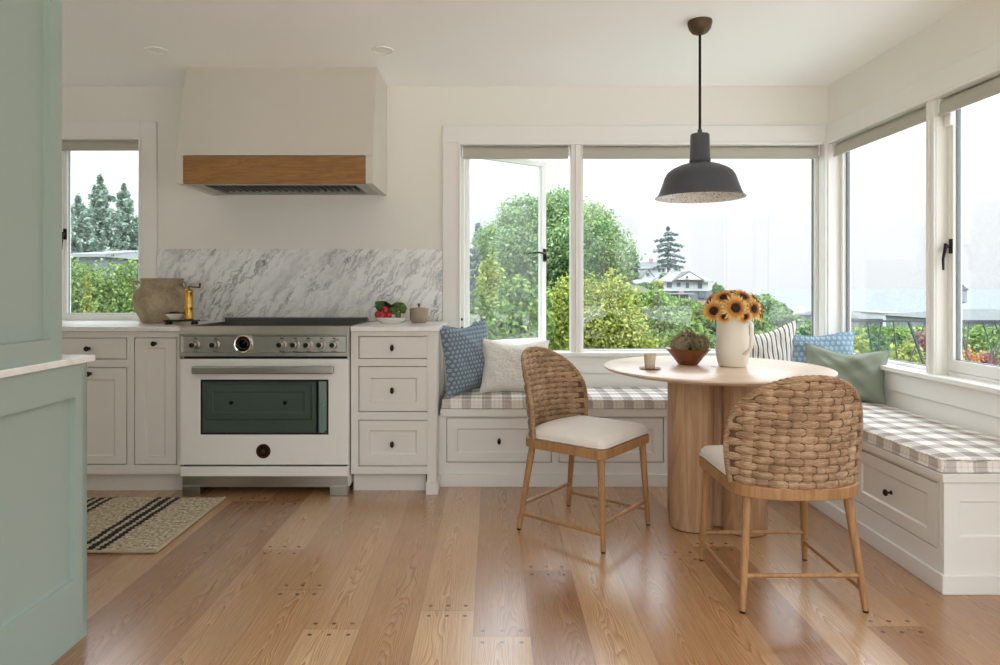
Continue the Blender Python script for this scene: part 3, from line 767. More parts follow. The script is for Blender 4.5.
carcase(o, 0.0005, .272, [i[1:5] for i in it]); fronts(o, it, 'cab')
MB().box(0, .272, .07, .1, 0, .11).build('toe_kick', 'cab', o)
o = thing('base_cabinet', 'putty cabinet of three drawers between the range and window bench', 'cabinet', (-.775, FY, 0))
it = [('drawer', .041, .420, .7375, .863, None, [(.227, .80)]), ('drawer', .041, .420, .448, .699, (.101, .358, .503, .634), [(.227, .568)]), ('drawer', .041, .420, .151, .405, (.101, .358, .216, .347), [(.227, .276)])]
carcase(o, 0, .452, [i[1:5] for i in it]); fronts(o, it, 'cab', oval=True)
MB().box(0, .40, .07, .1, 0, .11).build('toe_kick', 'cab', o)
mb = MB(); mb.box(.415, .464, -.002, .62, 0, .89); mb.box(.409, .476, -.014, .62, 0, .066); mb.build('end_panel', 'cab', o, bevel=.002, seg=1)
tag(MB().box(-2.89, -1.698, 3.62, 4.265, .89, .914).build('worktop', 'quartz', bevel=.003), 'pale marble worktop left of the range under the small window', 'worktop')
tag(MB().box(-.774, -.292, 3.62, 4.265, .89, .914).build('worktop', 'quartz', bevel=.003), 'pale marble worktop on the three-drawer cabinet beside the bench', 'worktop')

# ------------------------------------------------------------------ the range
RX = -1.235
o = thing('range_cooker', 'white range cooker with steel control panel and dark oven window', 'range cooker', (RX, 3.60, 0))
hw = .457
MB().box(-hw + .004, hw - .004, .035, .63, .045, .871).build('body', 'enamel', o, bevel=.002)
mb = MB(); mb.box(-hw, -hw + .012, .03, .64, .87, .916); mb.box(hw - .012, hw, .03, .64, .87, .916); mb.hexa([(-hw, .0, .874), (hw, .0, .874), (hw, .05, .874), (-hw, .05, .874)], [(-hw, .012, .918), (hw, .012, .918), (hw, .05, .918), (-hw, .05, .918)])
mb.build('cooktop_trim', 'steel', o, bevel=.002)
mb = MB(); mb.box(-hw + .013, hw - .013, .051, .60, .872, .882); mb.build('cooktop', 'dark', o)
mb = MB(); mb.box(-hw + .0125, hw - .0125, .575, .62, .872, .940); mb.box(-hw + .02, hw - .02, .572, .575, .925, .934); mb.build('back_riser', 'darksteel', o, bevel=.003)
mb = MB(); panel(mb, -hw, hw, .762, .874, -.004, .045, (-hw + .014, hw - .012, .776, .868), .006, .004); mb.box(-hw + .002, hw - .002, -.010, .03, .757, .765)
cp = mb.build('control_panel', 'steel', o, bevel=.0015, seg=1)
mY = Matrix.Rotation(PI / 2, 4, 'X')
for kx in (-.373, -.265, .094, .166, .237, .307, .377):
    mb = MB(); mb.lathe([(.025, 0), (.025, .004), (.020, .006), (.019, .020), (.021, .024), (.021, .036), (.018, .039), (.004, .040)], (kx, .002, .820), 24, mat=mY)
    mb.tube([(kx + .006, -.030, .828), (kx + .016, -.034, .846)], [.0075, .006], 10)
    k = mb.build('knob', 'steel', cp, smooth=40)
    mb = MB(); mb.lathe([(.013, 0), (.013, .003), (.002, .0035)], (kx - .002, -.0375, .819), 18, mat=mY); mb.build('knob_cap', 'black', k, smooth=40)
    MB().box(kx - .008, kx + .008, .0012, .0024, .851, .856).build('mark', 'dark', cp); MB().box(kx - .012, kx + .012, .0012, .0024, .783, .786).build('mark', 'dark', cp)
mb = MB(); mb.lathe([(.051, 0), (.051, .010), (.046, .015), (.040, .013), (.039, .009)], (-.112, .002, .823), 40, True, False, mat=mY); ck = mb.build('gauge', 'chrome', cp, smooth=40)
mb = MB(); mb.lathe([(.0395, .009), (.003, .009)], (-.112, .002, .823), 40, True, True, mat=mY); mb.build('gauge_face', 'dark', ck)
mb = MB()
for k in range(24):
    a = 2 * PI * k / 24; c, s_ = math.cos(a), math.sin(a); r0, r1 = (.031, .036)
    mb.tube([(-.112 + r0 * c, -.0085, .823 + r0 * s_), (-.112 + r1 * c, -.0085, .823 + r1 * s_)], .0008, 4)
mb.lathe([(.0265, .0095), (.0255, .0105), (.0245, .0095)], (-.112, .002, .823), 32, False, False, mat=mY); mb.tube([(-.112, -.009, .823), (-.098, -.009, .842)], .001, 5); mb.build('gauge_dial', 'steel', ck)
mb = MB(); panel(mb, -hw + .003, hw - .003, .170, .742, 0, .04, (-.346, .347, .332, .631), .012, .003); dr = mb.build('oven_door', 'enamel', o, bevel=.003)
mb = MB(); rim(mb, -.345, .346, .333, .630, .003, .012, (.010, .010, .010, .010)); mb.build('window_gasket', 'dark', dr)
mb = MB(); mb.box(-.335, .336, .006, .0115, .343, .620); mb.build('window_glass', 'ovenglass', dr)
mb = MB(); mb.box(-.366, .386, -.062, -.040, .668, .708); hd = mb.build('handle', 'steel', dr, bevel=.007, seg=3)
for hx in (-.345, .365): MB().box(hx - .012, hx + .012, -.045, .002, .674, .702).build('handle_post', 'steel', dr, bevel=.003)
mb = MB(); mb.lathe([(.039, 0), (.039, .004), (.036, .006), (.033, .0045)], (-.004, 0, .245), 36, True, False, mat=mY); em = mb.build('emblem', 'bronze', dr, smooth=40)
mb = MB(); mb.lathe([(.033, .0045), (.002, .0045)], (-.004, 0, .245), 36, True, True, mat=mY); mb.build('emblem_field', 'black', em)
mb = MB()
for k in range(16):
    a = 2 * PI * k / 16; mb.tube([(-.004 + .010 * math.cos(a), -.005, .245 + .010 * math.sin(a)), (-.004 + .026 * math.cos(a), -.005, .245 + .026 * math.sin(a))], .0012, 5)
mb.lathe([(.030, .0045), (.0285, .007), (.027, .0045)], (-.004, 0, .245), 32, False, False, mat=mY); mb.lathe([(.010, .0045), (.009, .008), (.002, .0085)], (-.004, 0, .245), 20, False, True, mat=mY)
mb.build('emblem_rosette', 'bronze', em, smooth=40)
mb = MB(); mb.box(-hw + .003, hw - .003, .0, .04, .108, .160); mb.build('lower_panel', 'enamel', o, bevel=.003)
MB().box(-hw + .015, hw - .015, .02, .045, .153, .176).build('shadow_gap', 'dark', o); MB().box(-hw + .015, hw - .015, .02, .05, .738, .765).build('shadow_gap', 'dark', o)
mb = MB(); mb.box(-hw + .01, hw - .01, .012, .05, .046, .106); mb.build('plinth', 'steel', o, bevel=.002)
for sx in (-1, 1):
    for yy in (0.008, .52):
        c = sx * (hw - .058); mb = MB(); mb.box(c - .048, c + .048, yy, yy + .06, 0.0, .055); mb.build('leg', 'steel', o, bevel=.003)

# ------------------------------------------------------------------ the hood
HX0, HX1 = -1.798, -.681
o = thing('range_hood', 'plaster range hood with wooden front band hung over the range', 'range hood', ((HX0 + HX1) / 2, WY, 1.717))
h = (HX1 - HX0) / 2; hz = CEIL - 1.717
def fy(z): return -.50 + (.13) * max(0, min(1, (z - .16) / (hz - .16)))
mb = MB()
zs = [.0, .16, hz]
# sides, back and front as one shell that is open underneath
for sx in (-1, 1):
    xo, xi = sx * h, sx * (h - .04)
    for a, b in ((0, .16), (.16, hz)):
        mb.hexa([(min(xo, xi), fy(a), a), (max(xo, xi), fy(a), a), (max(xo, xi), -.001, a), (min(xo, xi), -.001, a)], [(min(xo, xi), fy(b), b), (max(xo, xi), fy(b), b), (max(xo, xi), -.001, b), (min(xo, xi), -.001, b)])
mb.hexa([(-h + .04, fy(.16), .16), (h - .04, fy(.16), .16), (h - .04, -.001, .16), (-h + .04, -.001, .16)], [(-h + .04, fy(hz), hz), (h - .04, fy(hz), hz), (h - .04, -.001, hz), (-h + .04, -.001, hz)])
mb.build('shell', 'hood', o)
MB().box(-h + .0405, h - .0405, -.4995, -.475, .001, .156).build('wood_band', 'band', o, bevel=.001, seg=1)
mb = MB(); rim(mb, -h + .041, h - .041, -.474, -.012, .0, .035, (.075, .075, .07, .05))
mb.v = [(x, z, .004 + y) for x, y, z in mb.v]; mb.build('liner', 'steel', o, bevel=.001, seg=1)
mb = MB(); mb.box(-h + .11, h - .11, -.405, -.06, .05, .06); mb.build('duct_shade', 'dark', o)  # near-black sheet standing in for the shade between the baffles
n = 22
for k in range(n):
    x = -h + .125 + (2 * h - .25) * k / (n - 1)
    mb = MB(); mb.hexa([(x - .003, -.404, .012), (x + .003, -.404, .012), (x + .003, -.062, .012), (x - .003, -.062, .012)], [(x - .006, -.404, .034), (x + .006, -.404, .034), (x + .006, -.062, .034), (x - .006, -.062, .034)])
    mb.build('baffle', 'baffle', o, bevel=.001, seg=1)

# ------------------------------------------------------------------ window benches
BY = 3.785
o = thing('window_bench', 'long built-in window bench with drawers under the back window', 'bench', (0, BY, 0))
it = []
for xa, xb in ((-.264, .333), (.372, .970), (1.010, 1.605)):
    it.append(('drawer', xa, xb, .134, .390, (xa + .06, xb - .06, .191, .327), [((xa + xb) / 2, .26)]))
carcase(o, -.310, 1.655, [i[1:5] for i in it], 'bench', .40, .0, .485); fronts(o, it, 'bench', oval=True)
MB().box(-.299, 1.640, -.016, 0, 0, .07).build('plinth', 'bench', o, bevel=.003)
MB().box(-.298, 1.655, -.012, .485, .398, .440).build('seat_board', 'bench', o, bevel=.003)
o = thing('window_bench', 'built-in window bench along the right wall with white panelled end', 'bench', (1.66, 4.27, 0), -PI / 2)
RL = 4.27 - 2.455
it = []
for xa, xb in ((.57, 1.145), (1.204, 1.776)):
    it.append(('drawer', xa, xb, .149, .398, (xa + .057, xb - .057, .206, .340), [((xa + xb) / 2, .272)]))
carcase(o, 0, RL - .021, [i[1:5] for i in it], 'bench', .41, .0, .478); fronts(o, it, 'bench')
MB().box(.49, RL - .001, -.012, 0, 0, .07).build('plinth', 'bench', o, bevel=.003)
MB().box(0, RL + .012, -.012, .478, .41, .442).build('seat_board', 'bench', o, bevel=.003)
mb = MB(); panel(mb, 0, .478, 0, .41, 0, .02, (.058, .42, .21, .338), .008, .003); mb.box(-.012, .478, -.012, 0, 0, .07)
mb.build('end_panel', 'trim', o, (RL, 0, 0), (0, 0, PI / 2), bevel=.002, seg=1)

def bench_cushion(label, L, D, H, loc, rz, seed):
    rg = random.Random(seed); mb = MB(); nx, ny = max(8, int(L / .06)), 9
    R = []
    def edge(x, y, e): return e
    vs = []; idx = {}
    for i in range(nx + 1):
        for j in range(ny + 1):
            u, v = i / nx, j / ny
            dome = .010 * (1 - abs(2 * u - 1) ** 10) * (1 - abs(2 * v - 1) ** 5)
            vs.append((L * u, D * v, H + dome + .0025 * math.sin(9 * u * L + seed) * math.sin(11 * v + seed)))
    n0 = len(vs)
    for i in range(nx + 1):
        for j in range(ny + 1): vs.append((L * i / nx, D * j / ny, 0))
    g = lambda i, j: i * (ny + 1) + j
    fs = []
    for i in range(nx):
        for j in range(ny):
            fs.append((g(i, j), g(i + 1, j), g(i + 1, j + 1), g(i, j + 1))); fs.append((n0 + g(i, j), n0 + g(i, j + 1), n0 + g(i + 1, j + 1), n0 + g(i + 1, j)))
    for i in range(nx):
        fs.append((n0 + g(i, 0), n0 + g(i + 1, 0), g(i + 1, 0), g(i, 0))); fs.append((g(i, ny), g(i + 1, ny), n0 + g(i + 1, ny), n0 + g(i, ny)))
    for j in range(ny):
        fs.append((g(0, j), g(0, j + 1), n0 + g(0, j + 1), n0 + g(0, j))); fs.append((n0 + g(nx, j), n0 + g(nx, j + 1), g(nx, j + 1), g(nx, j)))
    mb.add(vs, fs)
    o = thing('seat_cushion', label, 'cushion', loc, rz)
    mb.build('cover', 'plaid', o, bevel=.012, seg=3, smooth=60)
    mb = MB()
    for z in (.006, H - .004):
        mb.tube([(.006, .0, z), (L - .006, .0, z), (L, .006, z), (L, D - .006, z)], .0032, 6)
    mb.build('piping', 'plaid', o, smooth=60)
    return o
bench_cushion('grey plaid seat cushion on the bench under the back window', 1.94, .485, .052, (-.292, 3.772, .4405), 0, 1)
bench_cushion('grey plaid seat cushion on the bench along the right wall', 1.80, .475, .052, (1.653, 4.256, .4425), -PI / 2, 2)

# ------------------------------------------------------------------ pillows
R_ = math.radians
CT = .498
make_pillow('blue block-print pillow propped against the three-drawer cabinet', .43, .43, .15, 'blue', (-.130, 4.00, CT - .002), (R_(-6), R_(-3), R_(52)), back='linenwhite', seed=1, pinch=.10)
make_pillow('nubbly white boucle pillow leaning beside the dark blue pillow', .42, .33, .16, 'boucle', (.130, 3.97, CT - .002), (R_(-16), R_(2), R_(4)), seed=2, wr=.004, pinch=.11, fuzz=.006, n=64)
make_pillow('black and white striped pillow leaning behind the flower pitcher', .37, .38, .12, 'stripe', (1.672, 4.07, CT + .01), (R_(-12), 0, R_(-4)), seed=3, pinch=.09, skew=(.26, .10))
make_pillow('aqua block-print pillow in the bench corner behind the green pillow', .47, .35, .12, 'blueaqua', (2.0, 4.075, CT + .015), (R_(-9), R_(-1), R_(-3)), seed=4, pinch=.09)
make_pillow('sage green linen pillow in front of the aqua print pillow', .43, .31, .14, 'greenlinen', (1.935, 3.70, CT - .002), (R_(-14), R_(3), R_(-33)), seed=5, sag=.03, wr=.009, pinch=.11)

# ------------------------------------------------------------------ table
TX, TY, TZ = 1.077, 3.24, .744
o = thing('pedestal_table', 'round pale oak table on a pedestal of four fluted columns', 'table', (TX, TY, 0), R_(-12))
mb = MB(); r = .533
mb.lathe([(r - .11, TZ - .034), (r - .05, TZ - .026), (r - .006, TZ - .013), (r, TZ - .008), (r - .001, TZ - .002), (r - .005, TZ)], (0, 0, 0), 96)
mb.build('tabletop', 'oakx', o, smooth=30)
for sx in (-1, 1):
    for sy in (-1, 1):
        mb = MB(); mb.lathe([(.096, .004), (.099, .008), (.099, TZ - .034)], (sx * .118, sy * .118, 0), 40)
        mb.build('column', 'oak', o, smooth=40)
        mb = MB(); mb.lathe([(.092, 0), (.092, .004)], (sx * .118, sy * .118, 0), 32); mb.build('foot', 'dark', o)
MB().box(-.10, .10, -.10, .10, .004, TZ - .034).build('core', 'oak', o)

# ------------------------------------------------------------------ chairs
def d_outline(w, yf, ys, yb, n=14, inset=0.0, rf=.03):
    """seat plan: straight front with rounded corners, straight sides, curved back"""
    w -= inset; yf -= inset; yb += inset
    P = []
    for k in range(5):
        a = PI / 2 * k / 4; P.append((w - rf + rf * math.sin(a), yf - rf + rf * math.cos(a)))
    P.append((w, ys))
    for k in range(1, n):
        u = math.cos(PI * k / n); P.append((w * u, ys - (ys - yb) * math.sin(PI * k / n) ** .8))
    P.append((-w, ys))
    for k in range(5):
        a = PI / 2 * k / 4; P.append((-w + rf - rf * math.cos(a), yf - rf + rf * math.sin(a)))
    return P
def make_chair(label, loc, rz):
    o = thing('dining_chair', label, 'chair', loc, rz, None)
    P = d_outline(.228, .232, -.13, -.245)
    mb = MB(); mb.prism(P, .392, .434); mb.build('seat_frame', 'chairwood', o, bevel=.004)
    mb = MB(); R = []
    for ins, z in ((.010, .434), (.004, .444), (.003, .462), (.014, .476), (.05, .486), (.11, .491)):
        R.append([(x, y, z) for x, y in d_outline(.228, .232, -.10, -.205, inset=ins, rf=.035)])
    mb.rings(R, True, True); mb.build('seat', 'seat', o, smooth=70)
    mb = MB()
    pl = [(x, y, .4435) for x, y in d_outline(.228, .232, -.10, -.205, inset=.002, rf=.035)]
    mb.tube(pl + pl[:1], .003, 6); mb.build('piping', 'seat', o, smooth=60)
    feet = {}
    for sx in (-1, 1):
        for nm, tp, ft in (('front', (.196 * sx, .200), (.214 * sx, .222)), ('rear', (.178 * sx, -.170), (.214 * sx, -.222))):
            t_ = Vector((tp[0], tp[1], .400)); f_ = Vector((ft[0], ft[1], .007)); feet[(nm, sx)] = (t_, f_)
            mb = MB(); mb.tube([t_, t_.lerp(f_, .35), f_], [.0165, .0148, .0105], 16)
            l = mb.build('leg', 'chairwood', o, smooth=50)
            mb = MB(); mb.lathe([(.0098, 0), (.0103, .007)], (ft[0], ft[1], 0), 14); mb.build('foot_cap', 'black', l)
    def on(k, z):
        t_, f_ = feet[k]; return t_.lerp(f_, (t_.z - z) / (t_.z - f_.z))
    for a, b, z in ((('front', -1), ('front', 1), .118), (('rear', -1), ('rear', 1), .122), (('front', -1), ('rear', -1), .076), (('front', 1), ('rear', 1), .076)):
        mb = MB(); mb.tube([on(a, z), on(b, z)], .0085, 12); mb.build('stretcher', 'chairwood', o, smooth=50)
    # woven back: real bands that pass over and under
    H, z0, zb = .390, .15, .432
    def hwid(z):
        q = max(0, z)
        if q < z0: return .225 + .014 * math.sin(PI / 2 * q / z0)
        return .239 * max(0.0, 1 - ((q - z0) / (H - z0)) ** 2.3) ** (1 / 2.2)
    def surf(x, z, d=0.0):
        u = max(-1, min(1, x / .241)); uu = abs(u) ** 2.2
        y = -.242 + .125 * uu - .055 * (max(0, z) / H) ** 1.3
        ny = -1.0; nx = 0.0
        sl = .125 * 2.2 * abs(u) ** 1.2 / .241 * (1 if u > 0 else -1)
        nl = math.hypot(1, sl)
        return Vector((x + d * sl / nl, y - d / nl, zb + z))
    mb = MB(); p = .046; rowp = .0268; A = .0068
    nrow = int(H / rowp)
    for i in range(nrow):
        zc = rowp * (i + .5); w = hwid(zc) - .004
        if w < .03: continue
        n = max(10, int(2 * w / .0052)); R = []
        for k in range(n + 1):
            x = -w + 2 * w * k / n
            off = A * math.sin(PI * (x / p + .5 + i))
            # puffed cross-section, long side along the back
            puff = 1 + .10 * math.sin(PI * (x / p + .5 + i))
            ring = []
            for j in range(8):
                a = 2 * PI * j / 8
                ring.append(surf(x, zc + math.cos(a) * .0128 * puff, off + math.sin(a) * .006 * puff))
            R.append(ring)
        mb.rings(R)
    k0 = int(.24 / p) + 1
    for k in range(-k0, k0 + 1):
        x = (k) * p
        if abs(x) > .226: continue
        zmax = H
        while zmax > 0 and hwid(zmax) < abs(x) + .008: zmax -= .005
        if zmax < .03: continue
        n = max(8, int(zmax / .0055)); R = []
        for q in range(n + 1):
            z = zmax * q / n; i = z / rowp - .5
            off = -A * .8 * math.cos(PI * (k + i)) 
            ring = []
            for j in range(8):
                a = 2 * PI * j / 8
                ring.append(surf(x + math.cos(a) * .0155, z, off + math.sin(a) * .0045))
            R.append(ring)
        mb.rings(R)
    # thin sheet added between the two faces so no light shows through
    R = []
    n = 24
    for q in range(n + 1):
        z = H * .985 * q / n; w = max(.004, hwid(z) - .006)
        R.append([surf(-w + 2 * w * k / 20, z, .0015) for k in range(21)] + [surf(w - 2 * w * k / 20, z, -.0015) for k in range(21)])
    mb.rings(R, mi=1)
    mb.build('woven_back', ['rope', 'ropein'], o, smooth=60)
    # plaited rim: three strands twisting round the arch
    path = []
    N_ = 90
    zz = []
    for q in range(N_ + 1):
        s = q / N_
        if s < .28: z = z0 * s / .28; x = -hwid(z)
        elif s > .72: z = z0 * (1 - s) / .28; x = hwid(z)
        else:
            a = PI * (s - .28) / .44
            cx, sz = -math.cos(a), math.sin(a)
            x = .239 * (abs(cx) ** .92) * (1 if cx > 0 else -1); z = z0 + (H - z0) * max(0, 1 - (abs(x) / .239) ** 2.2) ** (1 / 2.3)
        path.append(surf(x, z, 0))
    mb = MB(); mb.tube(path, .006, 8, mi=1)
    for st in range(3):
        pts = []
        for q in range(4 * N_ + 1):
            f = q / 4; i = min(N_ - 1, int(f)); c = path[i].lerp(path[i + 1], f - i)
            d = (path[i + 1] - path[i]).normalized(); a = Vector((0, 1, 0)); a = (a - d * a.dot(d)).normalized(); b = d.cross(a)
            th = 2 * PI * (st / 3 + q / 4 * .34)
            pts.append(c + (a * math.cos(th) + b * math.sin(th)) * .0056)
        mb.tube(pts, .0062, 6)
    mb.build('rim', ['rope', 'ropein'], o, smooth=60)
    return o
make_chair('woven-back dining chair standing in front of the back window bench', (.429, 3.139, 0), math.atan2(-.28, .349) - PI / 2)
make_chair('woven-back dining chair on the near side of the table, back towards us', (1.077, 2.535, 0), R_(.5))

# ------------------------------------------------------------------ pendant
o = thing('pendant_lamp', 'charcoal enamel dome pendant lamp hanging over the table', 'pendant lamp', (1.005, 3.24, 0))
mb = MB(); mb.lathe([(.058, 2.42), (.058, 2.408), (.052, 2.385), (.038, 2.366), (.016, 2.356), (.004, 2.354)], (0, 0, 0), 32); mb.build('ceiling_canopy', 'bronze', o, smooth=40)
mb = MB(); mb.tube([(0, 0, 2.36), (0, 0, 1.865)], .0065, 12); mb.build('rod', 'black', o, smooth=40)
mb = MB(); mb.lathe([(.010, 1.895), (.012, 1.876), (.042, 1.872), (.045, 1.866), (.048, 1.752), (.0505, 1.748), (.0505, 1.738), (.046, 1.734)], (0, 0, 0), 36, True, True); mb.build('neck', 'lampgrey', o, smooth=40)
mb = MB(); mb.box(-.006, .006, -.056, -.048, 1.722, 1.750); mb.build('clip', 'lampgrey', o, bevel=.001)
prof = [(.040, 1.736), (.060, 1.730), (.095, 1.720), (.130, 1.704), (.154, 1.686), (.165, 1.668), (.172, 1.650), (.182, 1.620), (.194, 1.588), (.200, 1.575)]
mb = MB(); mb.lathe(prof + [(.208, 1.569), (.2125, 1.566), (.2125, 1.5625)], (0, 0, 0), 64, True, False); mb.build('shade', 'lampgrey', o, smooth=50)
mb = MB(); mb.lathe([(.2125, 1.5625), (.207, 1.5645), (.197, 1.573)] + [(a - .003, b - .003) for a, b in prof[::-1][1:]], (0, 0, 0), 64, False, True); mb.build('shade_lining', 'lampin', o, smooth=50)
mb = MB(); mb.lathe([(.012, 1.725), (.014, 1.70), (.028, 1.67), (.030, 1.65), (.020, 1.625), (.004, 1.618)], (0, 0, 0), 24); mb.build('bulb', 'whiteware', o, smooth=50)

# ------------------------------------------------------------------ rug
o = thing('rug', 'jute runner rug with black stripes before the range', 'rug', (0, 0, 0))
mb = MB(); nx, ny = 40, 26; vs = []
x0, x1, y0, y1 = -2.62, -1.43, 2.825, 3.555
def rz_(u, v): return .010 + .0014 * math.sin(17 * u + 3 * v) + .001 * math.sin(23 * v)
for i in range(nx + 1):
    for j in range(ny + 1):
        u, v = i / nx, j / ny
        vs.append((x0 + (x1 - x0) * u + .004 * math.sin(13 * v) * (u > .99), y0 + (y1 - y0) * v + .004 * math.sin(11 * u * 3) * (v < .01), rz_(u, v)))
n0 = len(vs); vs += [(x, y, .001) for x, y, z in vs]
g = lambda i, j: i * (ny + 1) + j
fs = []
for i in range(nx):
    for j in range(ny): fs += [(g(i, j), g(i + 1, j), g(i + 1, j + 1), g(i, j + 1)), (n0 + g(i, j), n0 + g(i, j + 1), n0 + g(i + 1, j + 1), n0 + g(i + 1, j))]
for i in range(nx): fs += [(n0 + g(i, 0), n0 + g(i + 1, 0), g(i + 1, 0), g(i, 0)), (g(i, ny), g(i + 1, ny), n0 + g(i + 1, ny), n0 + g(i, ny))]
for j in range(ny): fs += [(g(0, j), g(0, j + 1), n0 + g(0, j + 1), n0 + g(0, j)), (n0 + g(nx, j), n0 + g(nx, j + 1), g(nx, j + 1), g(nx, j))]
mb.add(vs, fs); mb.build('weave', 'rug', o, smooth=60)
mb = MB(); pts = [(x1, y0 + (y1 - y0) * k / 60, .008 + .0015 * (k % 2)) for k in range(61)]
mb.tube(pts, .008, 8); mb.tube([(x0 + (x1 - x0) * k / 80, y0, .008 + .0015 * (k % 2)) for k in range(81)], .007, 8); mb.build('selvedge', 'jute', o, smooth=60)

# ------------------------------------------------------------------ on the left worktop
ZC = .914
o = thing('urn', 'weathered stoneware urn with two small loop handles under the window', 'urn', (-2.022, 4.075, ZC))
mb = MB(); mb.lathe([(.100, 0), (.108, .004), (.118, .02), (.140, .06), (.156, .105), (.160, .140), (.156, .172), (.143, .198), (.126, .214), (.117, .228), (.116, .246), (.122, .260), (.123, .267), (.118, .270), (.112, .264), (.107, .246), (.110, .215), (.14, .15), (.10, .02)], (0, 0, 0), 56, True, True, fine=4)
mb.build('body', 'urn', o, smooth=50)
for sx in (-1, 1):
    mb = MB(); mb.tube([(sx * .114, -.02, .236), (sx * .138, -.025, .250), (sx * .156, -.028, .243), (sx * .160, -.028, .222), (sx * .152, -.025, .200), (sx * .141, -.02, .186)], [.007, .007, .007, .0065, .006, .007], 10); mb.build('handle', 'urn', o, smooth=60)
tx = -1.808
o = thing('iron_tray', 'small footed black iron tray in front of the urn', 'tray', (tx, 3.875, ZC))
mb = MB(); mb.box(-.095, .095, -.035, .035, .018, .026); mb.build('plate', 'iron', o, bevel=.004)
for sx in (-1, 1):
    for sy in (-1, 1):
        mb = MB(); mb.lathe([(.008, 0), (.012, .005), (.010, .013), (.006, .018)], (sx * .075, sy * .022, 0), 14); mb.build('foot', 'iron', o, smooth=50)
o = thing('coffee_mill', 'tall cylindrical brass hand mill with crank on the iron tray', 'hand mill', (tx + .038, 3.878, ZC + .0262))
mb = MB(); mb.lathe([(.025, 0), (.027, .004), (.0235, .010), (.0235, .070), (.0245, .074), (.0235, .078), (.0235, .158), (.025, .162), (.024, .170), (.016, .178), (.008, .182)], (0, 0, 0), 28); mb.build('barrel', 'brass', o, smooth=40)
mb = MB(); mb.tube([(0, 0, .178), (0, 0, .196)], .005, 10); mb.tube([(0, 0, .192), (.04, -.01, .190), (.075, -.018, .188)], .0035, 8); mb.tube([(.073, -.017, .186), (.074, -.018, .212)], [.004, .006], 10); mb.build('crank', 'bronze', o, smooth=50)
o = thing('bowl', 'little cream bowl holding dark seeds on the iron tray', 'bowl', (tx - .040, 3.872, ZC + .0262))
mb = MB(); mb.lathe([(.022, 0), (.026, .004), (.042, .022), (.050, .034), (.0505, .037), (.047, .036), (.038, .022), (.02, .008)], (0, 0, 0), 32); mb.build('body', 'ceramic', o, smooth=50)
mb = MB(); mb.lathe([(.0485, .0362), (.0525, .037), (.0525, .041), (.0480, .0405)], (0, 0, 0), 32, False, False); mb.tube([(.05, 0, .039), (.066, -.004, .041)], [.005, .003], 8); mb.build('rim', 'bronze', o, smooth=50)
mb = MB(); mb.ball((-.003, 0, .034), (.040, .040, .014), 18, 8, jit=.06); mb.build('contents', 'seedhead', o, smooth=50)

# ------------------------------------------------------------------ on the right worktop
px = -.655
o = thing('platter', 'shallow white oval platter of vegetables on the right worktop', 'platter', (-.612, 4.02, ZC))
mS = Matrix.Diagonal((1, .62, 1, 1))
mb = MB(); mb.lathe([(.060, 0), (.064, .003), (.085, .018), (.100, .032), (.101, .034), (.097, .034), (.080, .020), (.055, .007)], (0, 0, 0), 44, mat=mS); mb.build('dish', 'whiteware', o, smooth=50)
rp = [(-.078, -.020, .052, .021, 'red radish at the far left end of the platter'), (-.052, -.030, .044, .024, 'largest red radish in front on the white platter'), (-.016, -.026, .046, .022, 'red radish nearest the broccoli on the white platter'), (-.034, -.012, .078, .023, 'topmost red radish resting on the other radishes')]
for dx, dy, dz, r, lab in rp:
    c = thing('radish', lab, 'radish', (-.612 + dx, 4.02 + dy, ZC + dz), group='radishes on the white platter', rot=(.4 + dx * 8, .3 * dy, dx * 30))
    mb = MB(); mb.ball((0, 0, 0), (r, r, r * 1.02), 18, 12); mb.build('root', 'radish', c, smooth=80)
    mb = MB(); mb.tube([(0, -r * .9, -r * .3), (0, -r * 1.4, -r * .6)], [.0025, .0006], 6); mb.build('tail', 'whiteware', c, smooth=60)
o = thing('salad_leaves', 'bunch of dark green leaves behind the radishes', 'leaves', (-.650, 4.035, ZC + .050))
o.scale = (1.35, 1.2, 1.35)
def leaf_blade(mb, base, d, ln, wd, droop=.3, n=7):
    base = Vector(base); d = Vector(d).normalized(); sd = d.cross(Vector((0, 0, 1))).normalized(); up = sd.cross(d)
    vs = []; 
    for k in range(n + 1):
        q = k / n; c = base + d * ln * q - Vector((0, 0, 1)) * droop * ln * q * q
        ww = wd * math.sin(PI * min(1, .12 + .88 * q)) ** .7 * (1 + .18 * (k % 2))
        vs += [c - sd * ww + up * .25 * ww, c, c + sd * ww + up * .25 * ww]
    fs = []
    for k in range(n): a = 3 * k; fs += [(a, a + 1, a + 4, a + 3), (a + 1, a + 2, a + 5, a + 4)]
    mb.add(vs, fs)
rg = random.Random(3)
for k in range(14):
    a = rg.uniform(0, 2 * PI); mb = MB(); b0 = (rg.uniform(-.02, .03), rg.uniform(-.01, .015), rg.uniform(.0, .02))
    leaf_blade(mb, b0, (math.cos(a), math.sin(a) * .5, rg.uniform(.7, 1.6)), rg.uniform(.07, .09), rg.uniform(.022, .032), rg.uniform(.3, .7))
    mb.build('leaf', 'leafgreen', o, smooth=60)
o = thing('broccoli', 'green broccoli head at the right end of the platter', 'broccoli', (-.572, 4.022, ZC + .030))
o.scale = (1.12, 1.1, 1.2)
mb = MB(); mb.tube([(.0, 0, -.006), (0, 0, .03)], [.012, .018], 10); mb.build('stalk', 'stemgreen', o, smooth=60)
mb = MB()
for k in range(46):
    d = Vector((rg.gauss(0, 1), rg.gauss(0, 1), abs(rg.gauss(0, 1)) + .1)).normalized(); mb.ball((d.x * .042, d.y * .030, .030 + d.z * .038), rg.uniform(.011, .016), 8, 6, jit=.14)
mb.build('florets', 'broccoli', o, smooth=30)
o = thing('lidded_pot', 'small taupe lidded pot beside the vegetable platter', 'pot', (at(419, 320, 4.05).x, 4.05, ZC))
